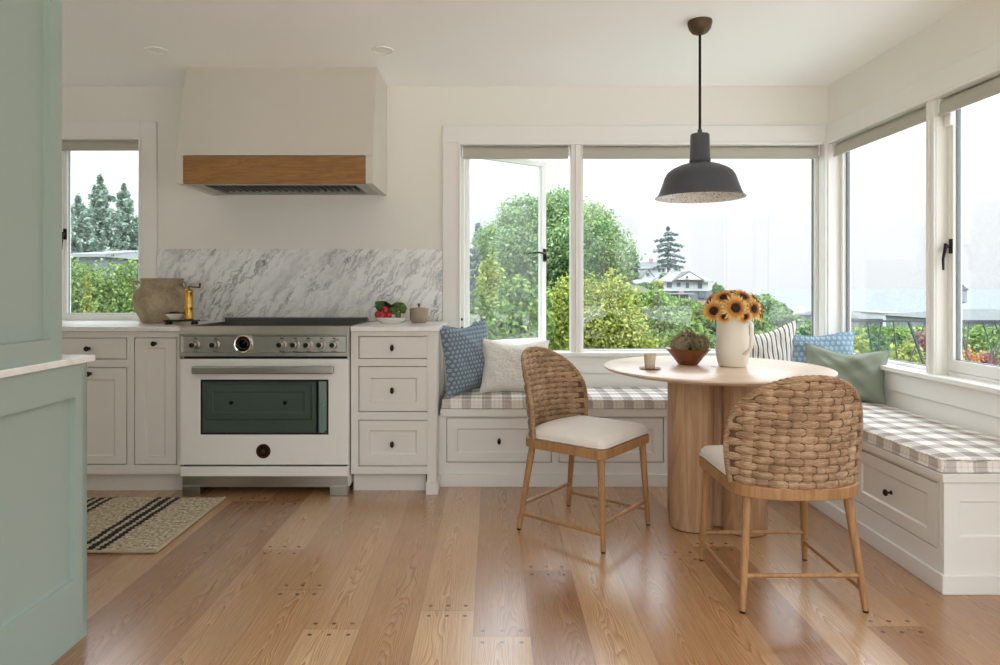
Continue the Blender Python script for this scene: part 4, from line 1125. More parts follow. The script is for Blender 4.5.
o.scale = (1.08, 1.08, 1.08)
mb = MB(); mb.lathe([(.036, 0), (.041, .003), (.050, .016), (.0525, .035), (.052, .068), (.050, .072)], (0, 0, 0), 36); mb.build('body', 'potclay', o, smooth=50)
ld = MB(); ld.lathe([(.053, .072), (.0545, .075), (.053, .080), (.03, .085), (.006, .087)], (0, 0, 0), 36); l = ld.build('lid', 'potclay', o, smooth=40)
mb = MB(); mb.lathe([(.005, .085), (.0045, .092), (.008, .100), (.0085, .105), (.004, .110)], (0, 0, 0), 16); mb.build('lid_knob', 'potlid', l, smooth=50)

# ------------------------------------------------------------------ on the table
o = thing('cup_saucer', 'small dark saucer under the beige cup on the table', 'saucer', (.738, 3.137, TZ))
mb = MB(); mb.lathe([(.030, 0), (.034, .002), (.050, .005), (.0515, .0065), (.049, .007), (.03, .0045)], (0, 0, 0), 36); mb.build('dish', 'coaster', o, smooth=50)
o = thing('cup', 'fluted beige cup without handle on a saucer', 'cup', (.738, 3.137, TZ + .0048))
mb = MB(); mb.lathe([(.021, 0), (.0225, .002), (.025, .03), (.029, .066), (.0285, .067), (.0265, .065), (.022, .01)], (0, 0, 0), 60, flute=.022, fl_n=15); mb.build('body', 'cup', o, smooth=50)
bx, by = at(688, 365, 3.32).x, 3.32
o = thing('fruit_bowl', 'conical copper-brown bowl filled with dried artichokes on the table', 'bowl', (bx, by, TZ))
mb = MB(); mb.lathe([(.044, 0), (.048, .003), (.052, .008), (.082, .048), (.108, .078), (.110, .081), (.106, .081), (.078, .050), (.04, .012)], (0, 0, 0), 48); mb.build('body', 'copper', o, smooth=50)
ap = [(-.056, -.030, .094, 'dried artichoke at the left front of the copper bowl'), (.054, -.026, .094, 'dried artichoke at the right front of the copper bowl'), (.000, .046, .092, 'dried artichoke at the back of the copper bowl'), (-.004, -.004, .120, 'topmost dried artichoke in the middle of the copper bowl')]
for k, (dx, dy, dz, lab) in enumerate(ap):
    c = thing('artichoke', lab, 'artichoke', (bx + dx, by + dy, TZ + dz), group='dried artichokes in the copper bowl', rot=(dy * 9, -dx * 9 + .2, k * 1.3)); c.scale = (1.25, 1.25, 1.2)
    mb = MB(); mb.ball((0, 0, 0), (.030, .030, .028), 14, 10); mb.build('heart', 'artichoke', c, smooth=60)
    mb = MB()
    for ring in range(5):
        nn = 11 - ring
        for q in range(nn):
            a = 2 * PI * (q + ring * .5) / nn; z = -.020 + .011 * ring; rr = .034 * math.sqrt(max(.05, 1 - (z / .036) ** 2))
            ct = Vector((math.cos(a) * rr, math.sin(a) * rr, z)); out = Vector((math.cos(a), math.sin(a), 0)); tg = Vector((-math.sin(a), math.cos(a), 0))
            tip = ct + Vector((0, 0, .020)) + out * (.006 - .002 * ring)
            vs = [ct - tg * .009 - out * .004, ct + tg * .009 - out * .004, ct + tg * .008 + Vector((0, 0, .011)) + out * .003, tip, ct - tg * .008 + Vector((0, 0, .011)) + out * .003]
            mb.add(vs + [v_ - out * .003 for v_ in vs], [(0, 1, 2, 3, 4), (9, 8, 7, 6, 5)] + [(i, i + 5, (i + 1) % 5 + 5, (i + 1) % 5) for i in range(5)])
    mb.build('scales', 'artichoke', c)
VX, VY = at(732.5, 366, 3.25).x, 3.25
o = thing('pitcher', 'tall cream ceramic pitcher with one strap handle holding sunflowers', 'pitcher', (VX, VY, TZ))
mb = MB(); mb.lathe([(.058, 0), (.064, .003), (.068, .014), (.076, .045), (.079, .070), (.078, .095), (.075, .125), (.0745, .20), (.0765, .236), (.0785, .242), (.0775, .245), (.073, .240), (.069, .20), (.072, .08), (.05, .012)], (0, 0, 0), 48, fine=3); mb.build('body', 'ceramic', o, smooth=50)
ha = R_(-62); hd = Vector((math.cos(ha), math.sin(ha), 0))
mb = MB(); pts = [hd * .072 + Vector((0, 0, .214)), hd * .098 + Vector((0, 0, .224)), hd * .113 + Vector((0, 0, .214)), hd * .116 + Vector((0, 0, .19)), hd * .115 + Vector((0, 0, .13)), hd * .110 + Vector((0, 0, .098)), hd * .095 + Vector((0, 0, .080)), hd * .073 + Vector((0, 0, .066))]
mb.tube(pts, [.011, .0105, .010, .010, .010, .0105, .012, .016], 12, up=tuple(hd.cross(Vector((0, 0, 1)))), flat=(1.25, .62)); mb.build('handle', 'ceramic', o, smooth=60)
o = thing('brown_fleck', 'thin brown fleck lying on the table at the left of the pitcher', 'petal', (at(714, 367.5, 3.21).x, 3.21, TZ + .001))  # thin brown fleck on the tabletop
mb = MB(); leaf_blade(mb, (-.014, 0, .001), (1, .1, .12), .028, .006, .15); mb.build('blade', 'coaster', o, smooth=60)

def flower(label, pos, direc, s, first=[None]):
    q = Vector(direc).normalized().to_track_quat('Z', 'Y')
    if first[0] is None:
        o = thing('sunflower', label, 'sunflower', pos, group='sunflowers in the cream pitcher')
        mb = MB(); rg = random.Random(5)
        for ring, (n_, ln, el, r0) in enumerate(((21, .044, .08, .018), (19, .037, .40, .017), (14, .026, .75, .017))):
            for k in range(n_):
                a = 2 * PI * (k + .5 * ring) / n_ + rg.uniform(-.06, .06); l_ = ln * rg.uniform(.88, 1.12); e = el + rg.uniform(-.15, .15)
                out = Vector((math.cos(a), math.sin(a), 0)); tg = Vector((-math.sin(a), math.cos(a), 0)); up = Vector((0, 0, 1)); vs = []
                for j, (q_, w_) in enumerate(((0, .45), (.35, 1), (.7, .82), (1, .05))):
                    c = out * (r0 + l_ * q_ * math.cos(e)) + up * (.002 * ring + l_ * q_ * math.sin(e) - .010 * q_ * q_)
                    vs += [c - tg * .0058 * w_ + up * .0015, c, c + tg * .0058 * w_ + up * .0015]
                fs = []
                for j in range(3): b = 3 * j; fs += [(b, b + 1, b + 4, b + 3), (b + 1, b + 2, b + 5, b + 4)]
                mb.add(vs, fs)
        mb.build('petals', 'petal', o, smooth=60)
        mb = MB(); mb.lathe([(.021, -.003), (.0225, .003), (.020, .008), (.012, .011), (.003, .010)], (0, 0, 0), 24)
        for k in range(60):
            r_ = .020 * math.sqrt(k / 60); a = k * 2.39996; mb.ball((r_ * math.cos(a), r_ * math.sin(a), .010 - .006 * (r_ / .02) ** 2), .0022, 6, 5)
        mb.build('seed_head', 'seedhead', o, smooth=60)
        mb = MB(); mb.lathe([(.020, -.003), (.012, -.010), (.004, -.014)], (0, 0, 0), 16); mb.build('calyx', 'stemgreen', o, smooth=60)
        first[0] = o
    else:
        o = first[0].copy(); COL.objects.link(o); o['label'] = label
        for ch in first[0].children:
            if not ch.name.startswith('stem'): copy_tree(ch, o)
    o.location = pos; o.rotation_mode = 'QUATERNION'; o.rotation_quaternion = q; o.scale = (s, s, s)
    # its own stem down into the pitcher
    mb = MB(); p = Vector(pos); base = Vector((VX + (p.x - VX) * .10, VY + (p.y - VY) * .10, TZ + .12))
    inv = (Matrix.Translation(p) @ q.to_matrix().to_4x4() @ Matrix.Scale(s, 4)).inverted()
    st = p - Vector(direc).normalized() * .012
    neck = Vector((VX + (p.x - VX) * .30, VY + (p.y - VY) * .30, max(TZ + .262, min(TZ + .275, p.z))))
    pts = [st, (st + neck) / 2 - Vector(direc).normalized() * .004 + Vector((0, 0, .022)), neck, base]
    mb.tube([inv @ x for x in pts], .0042, 8); mb.build('stem', 'stemgreen', o, smooth=60)
    return o
def fl(x, y, Y, d, s, label): flower(label, at(x, y, Y), d, s)
fl(735, 308, 3.155, (.03, -1, .12), 1.08, 'large sunflower facing front at the centre of the bouquet')
fl(714, 311, 3.20, (-.50, -.85, .05), .95, 'sunflower facing front at the lower left of the bouquet')
fl(753, 309, 3.19, (.45, -.85, .12), .95, 'sunflower facing front at the lower right of the bouquet')
fl(724, 298, 3.22, (-.35, -.55, .75), .95, 'sunflower above and left of the central bloom')
fl(743, 297, 3.20, (.25, -.60, .75), .95, 'sunflower above and right of the central bloom')
fl(733, 293.5, 3.29, (.0, -.15, 1), .95, 'sunflower at the very top of the bouquet')
fl(711, 302, 3.29, (-.9, -.2, .4), .85, 'sunflower turned outward at the left side of the bouquet')
fl(755, 301, 3.28, (.8, -.2, .55), .88, 'sunflower on the right shoulder of the bouquet')
fl(760.5, 314, 3.25, (.95, -.3, .05), .72, 'smallest sunflower drooping at the far right of the bouquet')
fl(724, 316.5, 3.165, (-.18, -.95, -.3), .62, 'small sunflower hanging at the rim below the bouquet, left of centre')
fl(745, 316.5, 3.16, (.2, -.95, -.3), .62, 'small sunflower hanging at the rim above the pitcher handle')

# ------------------------------------------------------------------ outdoors
def ground_z(x, y):
    near = -.75 - .012 * max(0, y - 6)
    if y < 40: z = near
    else: z = -1.16 - .07 * (y - 40)
    # the hill with the houses: high at the left, down to the shore at the right
    hx = 1 / (1 + math.exp((x - 38) / 8.0)); hy = math.exp(-((y - 158) / (38.0 if y < 158 else 80)) ** 2)
    z += 17.0 * hx * hy
    return max(z, -13.5)
mb = MB(); xs = [-90 + 4.0 * i for i in range(64)]; ys = [4.48 + .8 * i for i in range(20)] + [21 + 5.5 * i for i in range(40)]
vs = [(x, y, ground_z(x, y)) for x in xs for y in ys]; ny = len(ys)
fs = [(i * ny + j, (i + 1) * ny + j, (i + 1) * ny + j + 1, i * ny + j + 1) for i in range(len(xs) - 1) for j in range(ny - 1)]
mb.add(vs, fs); o = mb.build('ground', 'hill', smooth=80); o['kind'] = 'structure'
o = MB().box(-40, 40, -60, 4.47, -.9, -.72).build('bounce_ground', 'paving'); o['kind'] = 'structure'  # unseen ground added in a pale tone to bounce light indoors
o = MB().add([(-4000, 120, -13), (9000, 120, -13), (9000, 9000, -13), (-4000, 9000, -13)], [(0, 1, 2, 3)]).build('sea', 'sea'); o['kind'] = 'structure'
def G0(x, y, Y): p = at(x, y, Y); return p

# the hedge and conifers through the small left window
for k, (x, w_, top, Y, lab) in enumerate(((80, 1.3, 259, 8.6, 'bright green hedge plant at the far left of the small window'), (112, 1.5, 258, 8.9, 'bright green hedge plant in the middle of the small window'), (140, 1.5, 251, 9.1, 'bright green hedge plant behind the stoneware urn'))):
    p = at(x, top, Y); g = -.8
    make_bush('hedge_shrub', lab, (p.x, Y, g), w_ * 1.25, 1.2, p.z - g, 15000, .055, 'leaf_mid', group='hedge outside the small window', lumps=.5)
p = at(88, 274, 7.0)
make_conifer('dwarf_cypress', 'slim yellow-green cypress in front of the hedge through the small window', (p.x, 7.0, -.8), p.z + .8, .20, 2600, .05, 'leaf_yellow', levels=22, z0=.03, ragged=.12, cat='shrub')
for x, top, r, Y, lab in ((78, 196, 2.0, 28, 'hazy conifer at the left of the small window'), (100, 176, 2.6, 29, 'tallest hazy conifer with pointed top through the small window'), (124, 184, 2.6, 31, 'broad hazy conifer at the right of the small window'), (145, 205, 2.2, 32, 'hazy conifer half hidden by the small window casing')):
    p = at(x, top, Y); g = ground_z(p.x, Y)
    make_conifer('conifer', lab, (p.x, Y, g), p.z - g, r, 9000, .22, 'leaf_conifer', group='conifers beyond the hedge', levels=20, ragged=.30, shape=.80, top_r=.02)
p = at(90, 253, 16)
o = thing('garden_shed', 'low pale-roofed shed behind the hedge through the small window', 'shed', (p.x, 16, ground_z(p.x, 16)))
hz_ = p.z - ground_z(p.x, 16)
MB().box(-.36, .36, 0, 2, 0, hz_ - .1).build('wall', 'housegrey', o); mb = MB(); mb.hexa([(-.46, -.15, hz_ - .1), (.46, -.15, hz_ - .1), (.46, 2.15, hz_ - .1), (-.46, 2.15, hz_ - .1)], [(-.46, -.15, hz_ - .02), (.46, -.15, hz_ - .02), (.36, 2.15, hz_ + .18), (-.36, 2.15, hz_ + .18)]); mb.build('roof', 'roofpale', o)

# trees and shrubs through the big window
def broadleaf(label, x, top, Y, w, n, leaf, mat, th=.25, group='leafy trees beyond the shrubs', nb=11, name='leafy_tree'):
    p = at(x, top, Y); g = ground_z(p.x, Y)
    return make_bush(name, label, (p.x, Y, g), w, w * .9, p.z - g, n, leaf, mat, 'tree', group, nb=nb, lumps=.44, trunk_h=(p.z - g) * th)
broadleaf('tall leafy tree behind the open casement window', 558, 186, 27, 5.6, 34000, .15, 'leaf_tree', .28, nb=14)
broadleaf('leafy tree seen through the open casement glass', 517, 208, 29, 4.4, 20000, .15, 'leaf_tree', .2)
broadleaf('smaller leafy tree just right of the window mullion', 600, 238, 24, 2.5, 11000, .13, 'leaf_deep', .2)
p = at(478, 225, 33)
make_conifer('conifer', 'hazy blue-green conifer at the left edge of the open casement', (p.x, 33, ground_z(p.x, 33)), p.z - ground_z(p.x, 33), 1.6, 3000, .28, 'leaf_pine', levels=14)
def bush(label, x, top, Y, w, n, leaf, mat, group='shrubs under the big window', g=None, d=None):
    p = at(x, top, Y); g = ground_z(p.x, Y) if g is None else g
    return make_bush('garden_shrub', label, (p.x, Y, g), w, d or w * .8, p.z - g, n, leaf, mat, 'shrub', group, lumps=.5)
bush('large yellow-green shrub just right of the window mullion', 612, 268, 8.6, 1.30, 20000, .052, 'leaf_yellow')
bush('yellow-green shrub behind the window mullion', 566, 272, 8.9, 1.15, 15000, .052, 'leaf_yellow')
bush('tall slim yellowing shrub seen through the open casement glass', 492, 252, 9.4, .62, 5200, .075, 'leaf_yellow')
bush('mid green shrub low behind the open casement glass', 522, 276, 7.8, 1.0, 8000, .075, 'leaf_mid')
bush('green shrub above the boucle pillow outside the casement', 478, 285, 8.0, .75, 6000, .075, 'leaf_mid')
bush('mid green shrub between the yellow shrub and copper bowl', 655, 287, 9.2, 1.0, 7000, .075, 'leaf_mid')
bush('low green shrub behind the copper bowl', 690, 308, 8.4, .95, 6500, .07, 'leaf_mid')
bush('low deep green shrub behind the flower pitcher', 735, 322, 8.6, .95, 6000, .07, 'leaf_deep')
bush('low green shrub behind the striped pillow', 772, 326, 9.0, .95, 6000, .07, 'leaf_mid')
bush('dark clipped shrub at the right end of the fixed window', 803, 318, 12.5, 1.2, 6000, .09, 'leaf_deep', d=1.2)
for x, top, Y, w_, lab, mt in ((671, 297, 30, 2.6, 'pale green bush below the white house terrace', 'leaf_mid'), (700, 303, 28, 2.4, 'olive green bush below the white house', 'leaf_mid'), (728, 312, 26, 2.2, 'green bush behind the sunflowers', 'leaf_deep'), (750, 314, 24, 2.0, 'green bush right of the sunflowers', 'leaf_mid'), (775, 310, 34, 2.6, 'green bush below the two round trees', 'leaf_deep')):
    bush(lab, x, top, Y, w_, 3500, .2, mt, 'bushes on the slope below the houses')
broadleaf('round pale green tree right of the sunflowers', 765, 293, 62, 3.4, 4500, .34, 'leaf_tree', .12, 'round trees right of the sunflowers')
broadleaf('smaller round green tree beside the round pale tree', 781, 303, 64, 2.2, 3000, .34, 'leaf_deep', .12, 'round trees right of the sunflowers')

# the hillside with houses
HY = 150
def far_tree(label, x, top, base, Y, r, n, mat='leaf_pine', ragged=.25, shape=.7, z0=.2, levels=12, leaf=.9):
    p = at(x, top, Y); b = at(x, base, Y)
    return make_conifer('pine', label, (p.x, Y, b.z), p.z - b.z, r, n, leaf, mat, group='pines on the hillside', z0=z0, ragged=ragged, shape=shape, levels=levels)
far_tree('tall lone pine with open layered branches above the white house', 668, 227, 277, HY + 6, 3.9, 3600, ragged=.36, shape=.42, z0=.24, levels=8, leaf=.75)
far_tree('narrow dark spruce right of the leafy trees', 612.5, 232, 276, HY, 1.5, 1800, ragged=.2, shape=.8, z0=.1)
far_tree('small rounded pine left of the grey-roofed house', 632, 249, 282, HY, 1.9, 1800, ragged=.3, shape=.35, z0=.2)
p = at(607, 222, HY); b = at(607, 282, HY)
o = thing('bare_topped_tree', 'thin bare-trunked tree with sparse flat crown above the trees', 'tree', (p.x, HY, b.z), group=None)
mb = MB(); hh = p.z - b.z; mb.tube([(0, 0, 0), (.1, 0, hh * .6), (0, 0, hh)], [.35, .28, .12], 8)
for k in range(9): a = k * .7; mb.tube([(0, 0, hh * (.84 + .015 * k)), (1.6 * math.cos(a), .6 * math.sin(a), hh * (.90 + .012 * k))], [.10, .04], 5)
mb.build('trunk', 'bark', o)
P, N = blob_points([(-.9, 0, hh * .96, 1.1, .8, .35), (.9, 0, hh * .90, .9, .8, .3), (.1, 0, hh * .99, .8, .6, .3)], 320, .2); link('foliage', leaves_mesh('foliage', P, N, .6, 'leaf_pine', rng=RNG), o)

def px_box(mb, o, x0, x1, y0, y1, Y, d, th=0.0):
    a = at(x0, y1, Y); b = at(x1, y0, Y); l = o.location
    mb.box(a.x - l.x, b.x - l.x, Y - l.y, Y + d - l.y, a.z - l.z, b.z - l.z); return mb
# white house: two storeys over a long terrace wing
o = thing('hillside_house', 'white two-storey house with pale gabled roof on the hillside', 'house', at(685, 306, HY))
MBp = lambda *a, **k: px_box(MB(), o, *a, **k)
MBp(663, 708, 280, 291, HY, 9).build('upper_wall', 'housewhite', o)
mb = MBp(690, 712, 291, 303, HY + .3, 9); px_box(mb, o, 664, 690, 291, 305, HY + .5, 8); mb.build('lower_wall', 'housegrey', o)
mb = MBp(679, 684, 291, 304, HY - .6, 2); px_box(mb, o, 697, 706, 301, 306, HY - 1.5, 1); mb.build('brick_pier', 'brick', o)
l = o.location
def roofpt(x, y, dY): p_ = at(x, y, HY); return (p_.x - l.x, dY, p_.z - l.z)
mb = MB(); mb.add([roofpt(661, 281, -1.2), roofpt(712, 281.5, -1.2), roofpt(703, 272, 4.5), roofpt(676, 270, 4.5), roofpt(661, 280, 10), roofpt(712, 280, 10), roofpt(661, 282, -1.2), roofpt(712, 282.5, -1.2)], [(0, 1, 2, 3), (3, 2, 5, 4), (0, 3, 4), (1, 5, 2), (0, 6, 7, 1), (0, 4, 5, 1)]); mb.build('roof', 'roofpale', o)
mb = MB(); mb.add([roofpt(673, 280, -1.4), roofpt(701, 280, -1.4), roofpt(687, 272, -1.4), roofpt(687, 271.5, 5), roofpt(672, 279.5, 3), roofpt(702, 279.5, 3), roofpt(671, 280.5, -1.8), roofpt(703, 280.5, -1.8), roofpt(687, 271.2, -1.8)], [(0, 1, 2), (6, 8, 3, 4), (8, 7, 5, 3), (6, 7, 8)]); mb.build('gable', 'roofgrey', o)
mb = MB(); mb.add([roofpt(675, 279.6, -1.9), roofpt(699, 279.6, -1.9), roofpt(687, 272.8, -1.9), roofpt(675, 279.6, -1.82), roofpt(699, 279.6, -1.82), roofpt(687, 272.8, -1.82)], [(0, 1, 2), (3, 5, 4), (0, 3, 4, 1), (1, 4, 5, 2), (2, 5, 3, 0)]); mb.build('gable_face', 'housewhite', o)
for x0, x1, y0, y1 in ((667, 672, 282.5, 287.5), (677, 680.5, 282.5, 286.5), (686, 689, 282.5, 288), (698, 702, 282.5, 288.5), (686, 688.5, 276, 278.5), (699, 706, 291.5, 298), (683.5, 687.5, 295, 300), (673, 678, 295.5, 300), (668, 671, 295.5, 299.5)):
    yy = HY - .15 if y0 > 279 else HY - 2.1
    f_ = px_box(MB(), o, x0, x1, y0, y1, yy, .3).build('window', 'farglass', o)
mb = MBp(652, 694, 293, 294.3, HY - 3, 10); mb.build('terrace_roof', 'roofpale', o)
mb = MBp(655, 689, 300, 304.5, HY - 2.5, .3); mb.build('terrace_wall', 'housewhite', o)
mb = MB()
for x in (654, 661, 670, 679, 689): px_box(mb, o, x, x + .7, 294, 304.5, HY - 2.6, .3)
mb.build('terrace_post', 'housewhite', o)
# the grey-roofed house behind and the small white gable
o = thing('hillside_house', 'grey-roofed house high on the hill beside the lone pine', 'house', at(654, 279, HY + 22))
Y2 = HY + 22; l = o.location
px_box(MB(), o, 641, 666, 267, 279, Y2, 9).build('wall', 'housewhite', o)
q = lambda x, y, d: tuple(at(x, y, Y2) - l + Vector((0, d, 0)))
MB().add([q(639, 269, -1), q(667, 268, -1), q(661, 261.5, 4), q(645, 261.5, 4), q(639, 269, 10), q(667, 268, 10)], [(0, 1, 2, 3), (3, 2, 5, 4), (0, 3, 4), (1, 5, 2)]).build('roof', 'roofgrey', o)
px_box(MB(), o, 650, 653, 258.5, 265, Y2 + 3, 1).build('chimney', 'brick', o)
for x0 in (658.5, 662.5): px_box(MB(), o, x0, x0 + 2, 268.5, 272, Y2 - .2, .3).build('window', 'farglass', o)
o = thing('hillside_house', 'small white house with steep gable left of the big white house', 'house', at(647, 286, HY + 8))
Y2 = HY + 8; l = o.location; q = lambda x, y, d: tuple(at(x, y, Y2) - l + Vector((0, d, 0)))
MB().add([q(641, 286, 0), q(654, 286, 0), q(654, 276, 0), q(648, 270, 0), q(641, 277, 0), q(641, 286, 7), q(654, 286, 7), q(654, 276, 7), q(648, 270, 7), q(641, 277, 7)], [(0, 1, 2, 3, 4), (9, 8, 7, 6, 5), (0, 5, 6, 1), (1, 6, 7, 2), (4, 9, 5, 0)]).build('wall', 'housewhite', o)
MB().add([q(640, 278, -.4), q(648, 269.5, -.4), q(648, 269.5, 7.5), q(640, 278, 7.5), q(655, 277, -.4), q(655, 277, 7.5), q(648, 270.2, -.4), q(648, 270.2, 7.5)], [(0, 1, 2, 3), (1, 4, 5, 2)]).build('roof', 'roofgrey', o)
px_box(MB(), o, 646.5, 649.5, 273, 276, Y2 - .2, .3).build('window', 'farglass', o)
for x, top, Y, w_, n, lab in ((663, 273, HY + 4, 5, 2600, 'dark green bush between the grey-roofed and white houses'), (678, 267, HY + 14, 4.5, 2200, 'round green tree behind the white house roof'), (657, 281, HY - 4, 3.5, 1800, 'yellowish bush left of the white house'), (645, 283, HY - 6, 5, 2600, 'green bush below the small white gable'), (625, 272, HY - 8, 7, 3200, 'green bush on the hill left of the small white gable'), (716, 283, HY + 6, 5, 2600, 'green bush on the slope right of the white house')):
    p = at(x, top, Y); g = min(ground_z(p.x, Y), p.z - 1.5)
    make_bush('hillside_bush', lab, (p.x, Y, g), w_, w_ * .8, p.z - g, n, .75, 'leaf_yellow' if 'yellowish' in lab else 'leaf_deep', 'bush', 'bushes on the hillside', nb=7, lumps=.5)

SL = [(655, 290, 120, 6), (672, 300, 95, 5), (690, 303, 105, 5), (706, 305, 120, 5), (722, 303, 118, 6), (735, 300, 140, 6), (748, 304, 126, 5), (640, 292, 100, 6), (684, 307, 70, 4), (712, 309, 72, 4), (738, 312, 60, 3.5), (792, 318, 80, 5), (806, 314, 110, 6), (820, 319, 70, 4)]
NM = ['left of the white house terrace', 'below the left end of the terrace', 'below the middle of the terrace', 'below the right end of the white house', 'just right of the brick pier', 'on the skyline between house and sunflowers', 'above the sunflowers on the far slope', 'behind the yellow-green shrub', 'in the hollow below the terrace', 'left of the sunflowers in the hollow', 'right behind the sunflower bouquet', 'right of the two round trees', 'on the shore beside the window post', 'below the shore at the window post']
for k, ((x, top, Y, w_), nm_) in enumerate(zip(SL, NM)):
    p = at(x, top, Y); g = min(ground_z(p.x, Y), p.z - 1.2)
    make_bush('slope_bush', 'green bush ' + nm_, (p.x, Y, g), w_, w_ * .8, p.z - g, 2400, .0055 * Y, ('leaf_mid', 'leaf_deep', 'leaf_tree')[k % 3], 'bush', 'bushes spread over the slope', nb=7, lumps=.5)

# ------------------------------------------------------------------ through the right-hand windows
Y3 = 7.0
a0 = at(838, 320, Y3); b0 = at(1300, 320, Y3); zt = a0.z; zb_ = -.42
o = thing('deck_railing', 'dark metal deck railing with slanting bars outside the right windows', 'railing', (a0.x, Y3, -.75))
Lr = b0.x - a0.x; z1, z2 = zt + .75, zb_ + .75
mb = MB(); mb.box(0, Lr, -.012, .012, z1 - .022, z1); mb.build('top_rail', 'rail', o)
mb = MB(); mb.box(0, Lr, -.012, .012, z2 - .02, z2); mb.build('bottom_rail', 'rail', o)
def bar(x0, x1, y1=362, r=.0075):
    A = at(x0, 320, Y3); B = at(x1, y1, Y3); l = o.location
    sc = (zb_ - A.z) / (B.z - A.z); B = A.lerp(B, sc)
    mb = MB(); mb.tube([A - l - Vector((0, 0, .01)), B - l], r, 6); mb.build('bar', 'rail', o)
for x0, x1 in ((867, 874), (881.5, 876), (893, 897.5), (926, 909), (969, 965.5), (982, 996), (994, 1012), (1005, 990), (1028, 1040), (1045, 1032), (1068, 1082), (1090, 1078), (1118, 1130), (1140, 1126), (1170, 1184), (1195, 1180), (1230, 1244), (1258, 1246)): bar(x0, x1)
bar(908.5, 921.5, 357, .016); bar(957, 972, 370, .008)
for x in (838, 948, 1100, 1298):
    A = at(x, 320, Y3); mb = MB(); mb.box(A.x - a0.x - .015, A.x - a0.x + .015, -.015, .015, .03, z1); mb.build('post', 'rail', o)
o = struct(MB().box(2.9, 9.5, 4.6, 7.15, -.78, -.70).build('deck', 'paving'))
def roof_house(label, x0, x1, xr0, xr1, ytop, yeave, Y, d, roof='roofgrey', wall='housegrey', group=None):
    c = at((x0 + x1) / 2, yeave, Y); g = ground_z(c.x, Y) if Y < 120 else -13
    o = thing('neighbour_house', label, 'house', (c.x, Y, min(g, c.z - 2)), group=group)
    l = o.location; q = lambda x, y, dd: tuple(at(x, y, Y) - l + Vector((0, dd, 0)))
    e0, e1 = at(x0, yeave, Y), at(x1, yeave, Y); ov = (e1.x - e0.x) * .04
    MB().box(e0.x - l.x + ov, e1.x - l.x - ov, .4, d - .4, 0, e0.z - l.z).build('wall', wall, o)
    MB().add([q(x0, yeave, 0), q(x1, yeave, 0), q(xr1, ytop, d / 2), q(xr0, ytop, d / 2), q(x0, yeave, d), q(x1, yeave, d)], [(0, 1, 2, 3), (3, 2, 5, 4), (0, 3, 4), (1, 5, 2), (0, 4, 5, 1)]).build('roof', roof, o)
    mb = MB()
    for k in (.25, .6):
        xx = e0.x - l.x + (e1.x - e0.x) * k; mb = MB(); mb.box(xx, xx + .9, .34, .42, e0.z - l.z - 1.5, e0.z - l.z - .5); mb.build('window', 'farglass', o)
    return o
roof_house('grey pyramid-roofed house just above the railing', 861, 888, 873.5, 875, 311, 319, 40, 7)
roof_house('long low grey roof at the left above the railing', 836, 872, 846, 866, 310.5, 317.5, 58, 8)
roof_house('far low grey roof at the right edge of the view', 955, 1062, 1005, 1050, 311, 320, 46, 9)
c = at(899, 319, 62); o = thing('neighbour_house', 'pale flat-roofed block right of the pyramid roof', 'house', (c.x, 62, c.z - 3))
l = o.location
px_box(MB(), o, 889, 908, 313.5, 326, 62, 6).build('wall', 'housewhite', o); px_box(MB(), o, 888.5, 908.5, 313, 314, 61.7, 6.6).build('roof', 'roofpale', o)
for x0 in (891, 896.5, 902): px_box(MB(), o, x0, x0 + 4, 315.2, 317.2, 61.9, .3).build('window', 'farglass', o)
for x, top, Y, w_, n, leaf, mt, lab in (
        (858, 325, 8.2, .62, 3000, .06, 'leaf_yellow', 'pale yellow-green shrub beside the aqua pillow outside'),
        (876, 324, 9.5, .85, 3600, .07, 'leaf_deep', 'green shrub behind the railing, below the pyramid roof'),
        (896, 322, 9.8, .80, 3600, .07, 'leaf_mid', 'green shrub behind the railing left of the thick slanting bar'),
        (906, 340, 8.4, .60, 3000, .06, 'leaf_yellow', 'bright green shrub low behind the railing'),
        (922, 328, 10.5, .85, 3600, .07, 'leaf_purple', 'plum-coloured shrub behind the railing left of the window post'),
        (976, 326, 9.8, 1.0, 4500, .07, 'leaf_mid', 'bright green shrub behind the railing at the right edge'),
        (970, 347, 8.0, .42, 2600, .05, 'leaf_orange', 'rusty pink shrub low at the right window'),
        (988, 350, 8.2, .5, 2600, .05, 'leaf_purple', 'dark plum shrub low at the right edge'),
        (1010, 328, 9.4, .9, 3000, .07, 'leaf_mid', 'green shrub beyond the right edge behind the railing')):
    bush(lab, x, top, Y, w_, n, leaf, mt, 'shrubs behind the deck railing')
for k, (x, top, Y, w_, lab) in enumerate(((848, 326, 15, 1.6, 'left of the pyramid roof'), (866, 325, 16, 1.5, 'under the pyramid roof'), (884, 325, 15, 1.6, 'under the pale flat-roofed block'), (904, 326, 16, 1.6, 'right of the pale block'), (922, 325, 15, 1.5, 'beside the window post'), (962, 325, 15, 1.6, 'right of the window post'), (982, 324, 16, 1.7, 'under the far low grey roof'), (1002, 325, 15, 1.6, 'at the right end of the railing'))):
    bush('green bush in the middle distance ' + lab, x, top, Y, w_, 3200, .11, ('leaf_mid', 'leaf_deep')[k % 2], 'bushes beyond the railing')
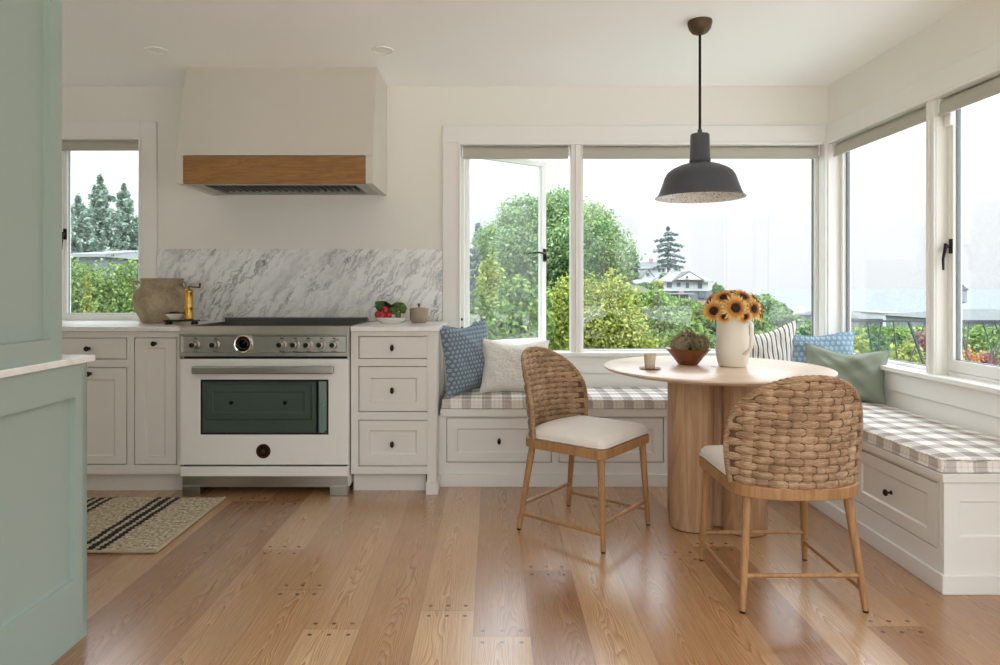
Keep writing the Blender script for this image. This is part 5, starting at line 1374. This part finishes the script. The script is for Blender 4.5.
# wall lantern on a post by the casement
p = at(963, 290, 5.6); o = thing('garden_lantern', 'small dark lantern on a post outside the right casement', 'lantern', (p.x, 5.6, -.70))
h_ = p.z + .70
mb = MB(); mb.tube([(-.05, 0, 0), (-.05, 0, h_ - .02), (-.03, 0, h_ + .03), (0, 0, h_ + .035)], .012, 10); mb.build('post', 'rail', o)
mb = MB(); mb.lathe([(.004, .035), (.035, .012), (.04, .0), (.036, -.002)], (0, 0, h_), 12); mb.lathe([(.028, -.10), (.016, -.108), (.004, -.112)], (0, 0, h_), 12); mb.build('cap', 'rail', o)
mb = MB(); mb.lathe([(.030, -.002), (.026, -.10)], (0, 0, h_), 12); mb.build('lamp_glass', 'housegrey', o)

# ------------------------------------------------------------------ camera, sky, sun
cam = bpy.data.cameras.new('camera'); co = bpy.data.objects.new('camera', cam); COL.objects.link(co)
co.location = (0, 0, EYE); co.rotation_euler = (PI / 2, 0, 0)
cam.sensor_width = 36; cam.lens = 36 * F / 1000
cam.shift_x = (500 - 493) / 1000; cam.shift_y = (288 - 332.5) / 1000
cam.clip_start = .02; cam.clip_end = 20000
S.camera = co
w = bpy.data.worlds.new('overcast_sky'); S.world = w; w.use_nodes = True
nt = w.node_tree; nt.nodes.clear()
ow = nt.nodes.new('ShaderNodeOutputWorld'); bg = nt.nodes.new('ShaderNodeBackground'); tc = nt.nodes.new('ShaderNodeTexCoord'); sp = nt.nodes.new('ShaderNodeSeparateXYZ'); cr = nt.nodes.new('ShaderNodeValToRGB')
nt.links.new(tc.outputs['Generated'], sp.inputs[0]); nt.links.new(sp.outputs[2], cr.inputs[0])
els = cr.color_ramp.elements; els[0].position = 0.0; els[0].color = (.195, .203, .213, 1); els[1].position = .5; els[1].color = (.92, 1.0, 1.09, 1)
e3 = els.new(.10); e3.color = (.215, .222, .230, 1)
nt.links.new(cr.outputs[0], bg.inputs[0]); bg.inputs[1].default_value = 2.2
nt.links.new(bg.outputs[0], ow.inputs[0])
sun = bpy.data.lights.new('sun', 'SUN'); sun.energy = 0.9; sun.angle = math.radians(20); sun.color = (1, .95, .86)
so = bpy.data.objects.new('sun', sun); COL.objects.link(so); so.rotation_euler = (R_(32), 0, R_(-18))
# portals guide the sky light through the windows and the added openings
def portal(x, y, z, sx, sz, rot):
    l_ = bpy.data.lights.new('opening_portal', 'AREA'); l_.shape = 'RECTANGLE'; l_.size = sx; l_.size_y = sz; l_.cycles.is_portal = True
    q_ = bpy.data.objects.new('opening_portal', l_); COL.objects.link(q_); q_.location = (x, y, z); q_.rotation_euler = rot
portal(.95, WY + .2, 1.38, 2.33, 1.36, (R_(-90), 0, 0))
portal(-2.55, WY + .2, 1.5, .6, 1.18, (R_(-90), 0, 0))
portal(WX + .21, 3.27, 1.38, 1.96, 1.36, (R_(-90), 0, R_(-90)))
portal(WX + .21, -.2, 1.38, 3.4, 1.36, (R_(-90), 0, R_(-90)))
portal(-.3, YR - .21, 1.13, 4.6, 2.25, (R_(-90), 0, R_(180)))
portal(XL - .21, -.9, 1.2, 3.0, 1.8, (R_(-90), 0, R_(90)))
portal(-.25, -1.6, CEIL + .21, 3.5, 2.2, (0, 0, 0))
S.view_settings.view_transform = 'Standard'; S.view_settings.look = 'None'; S.view_settings.gamma = 1.0; S.view_settings.use_curve_mapping = False
S.view_settings.exposure = 1.1
S.cycles.use_denoising = True; S.cycles.max_bounces = 12; S.cycles.diffuse_bounces = 7; S.cycles.glossy_bounces = 5; S.cycles.transparent_max_bounces = 16
S.cycles.sample_clamp_indirect = 8.0
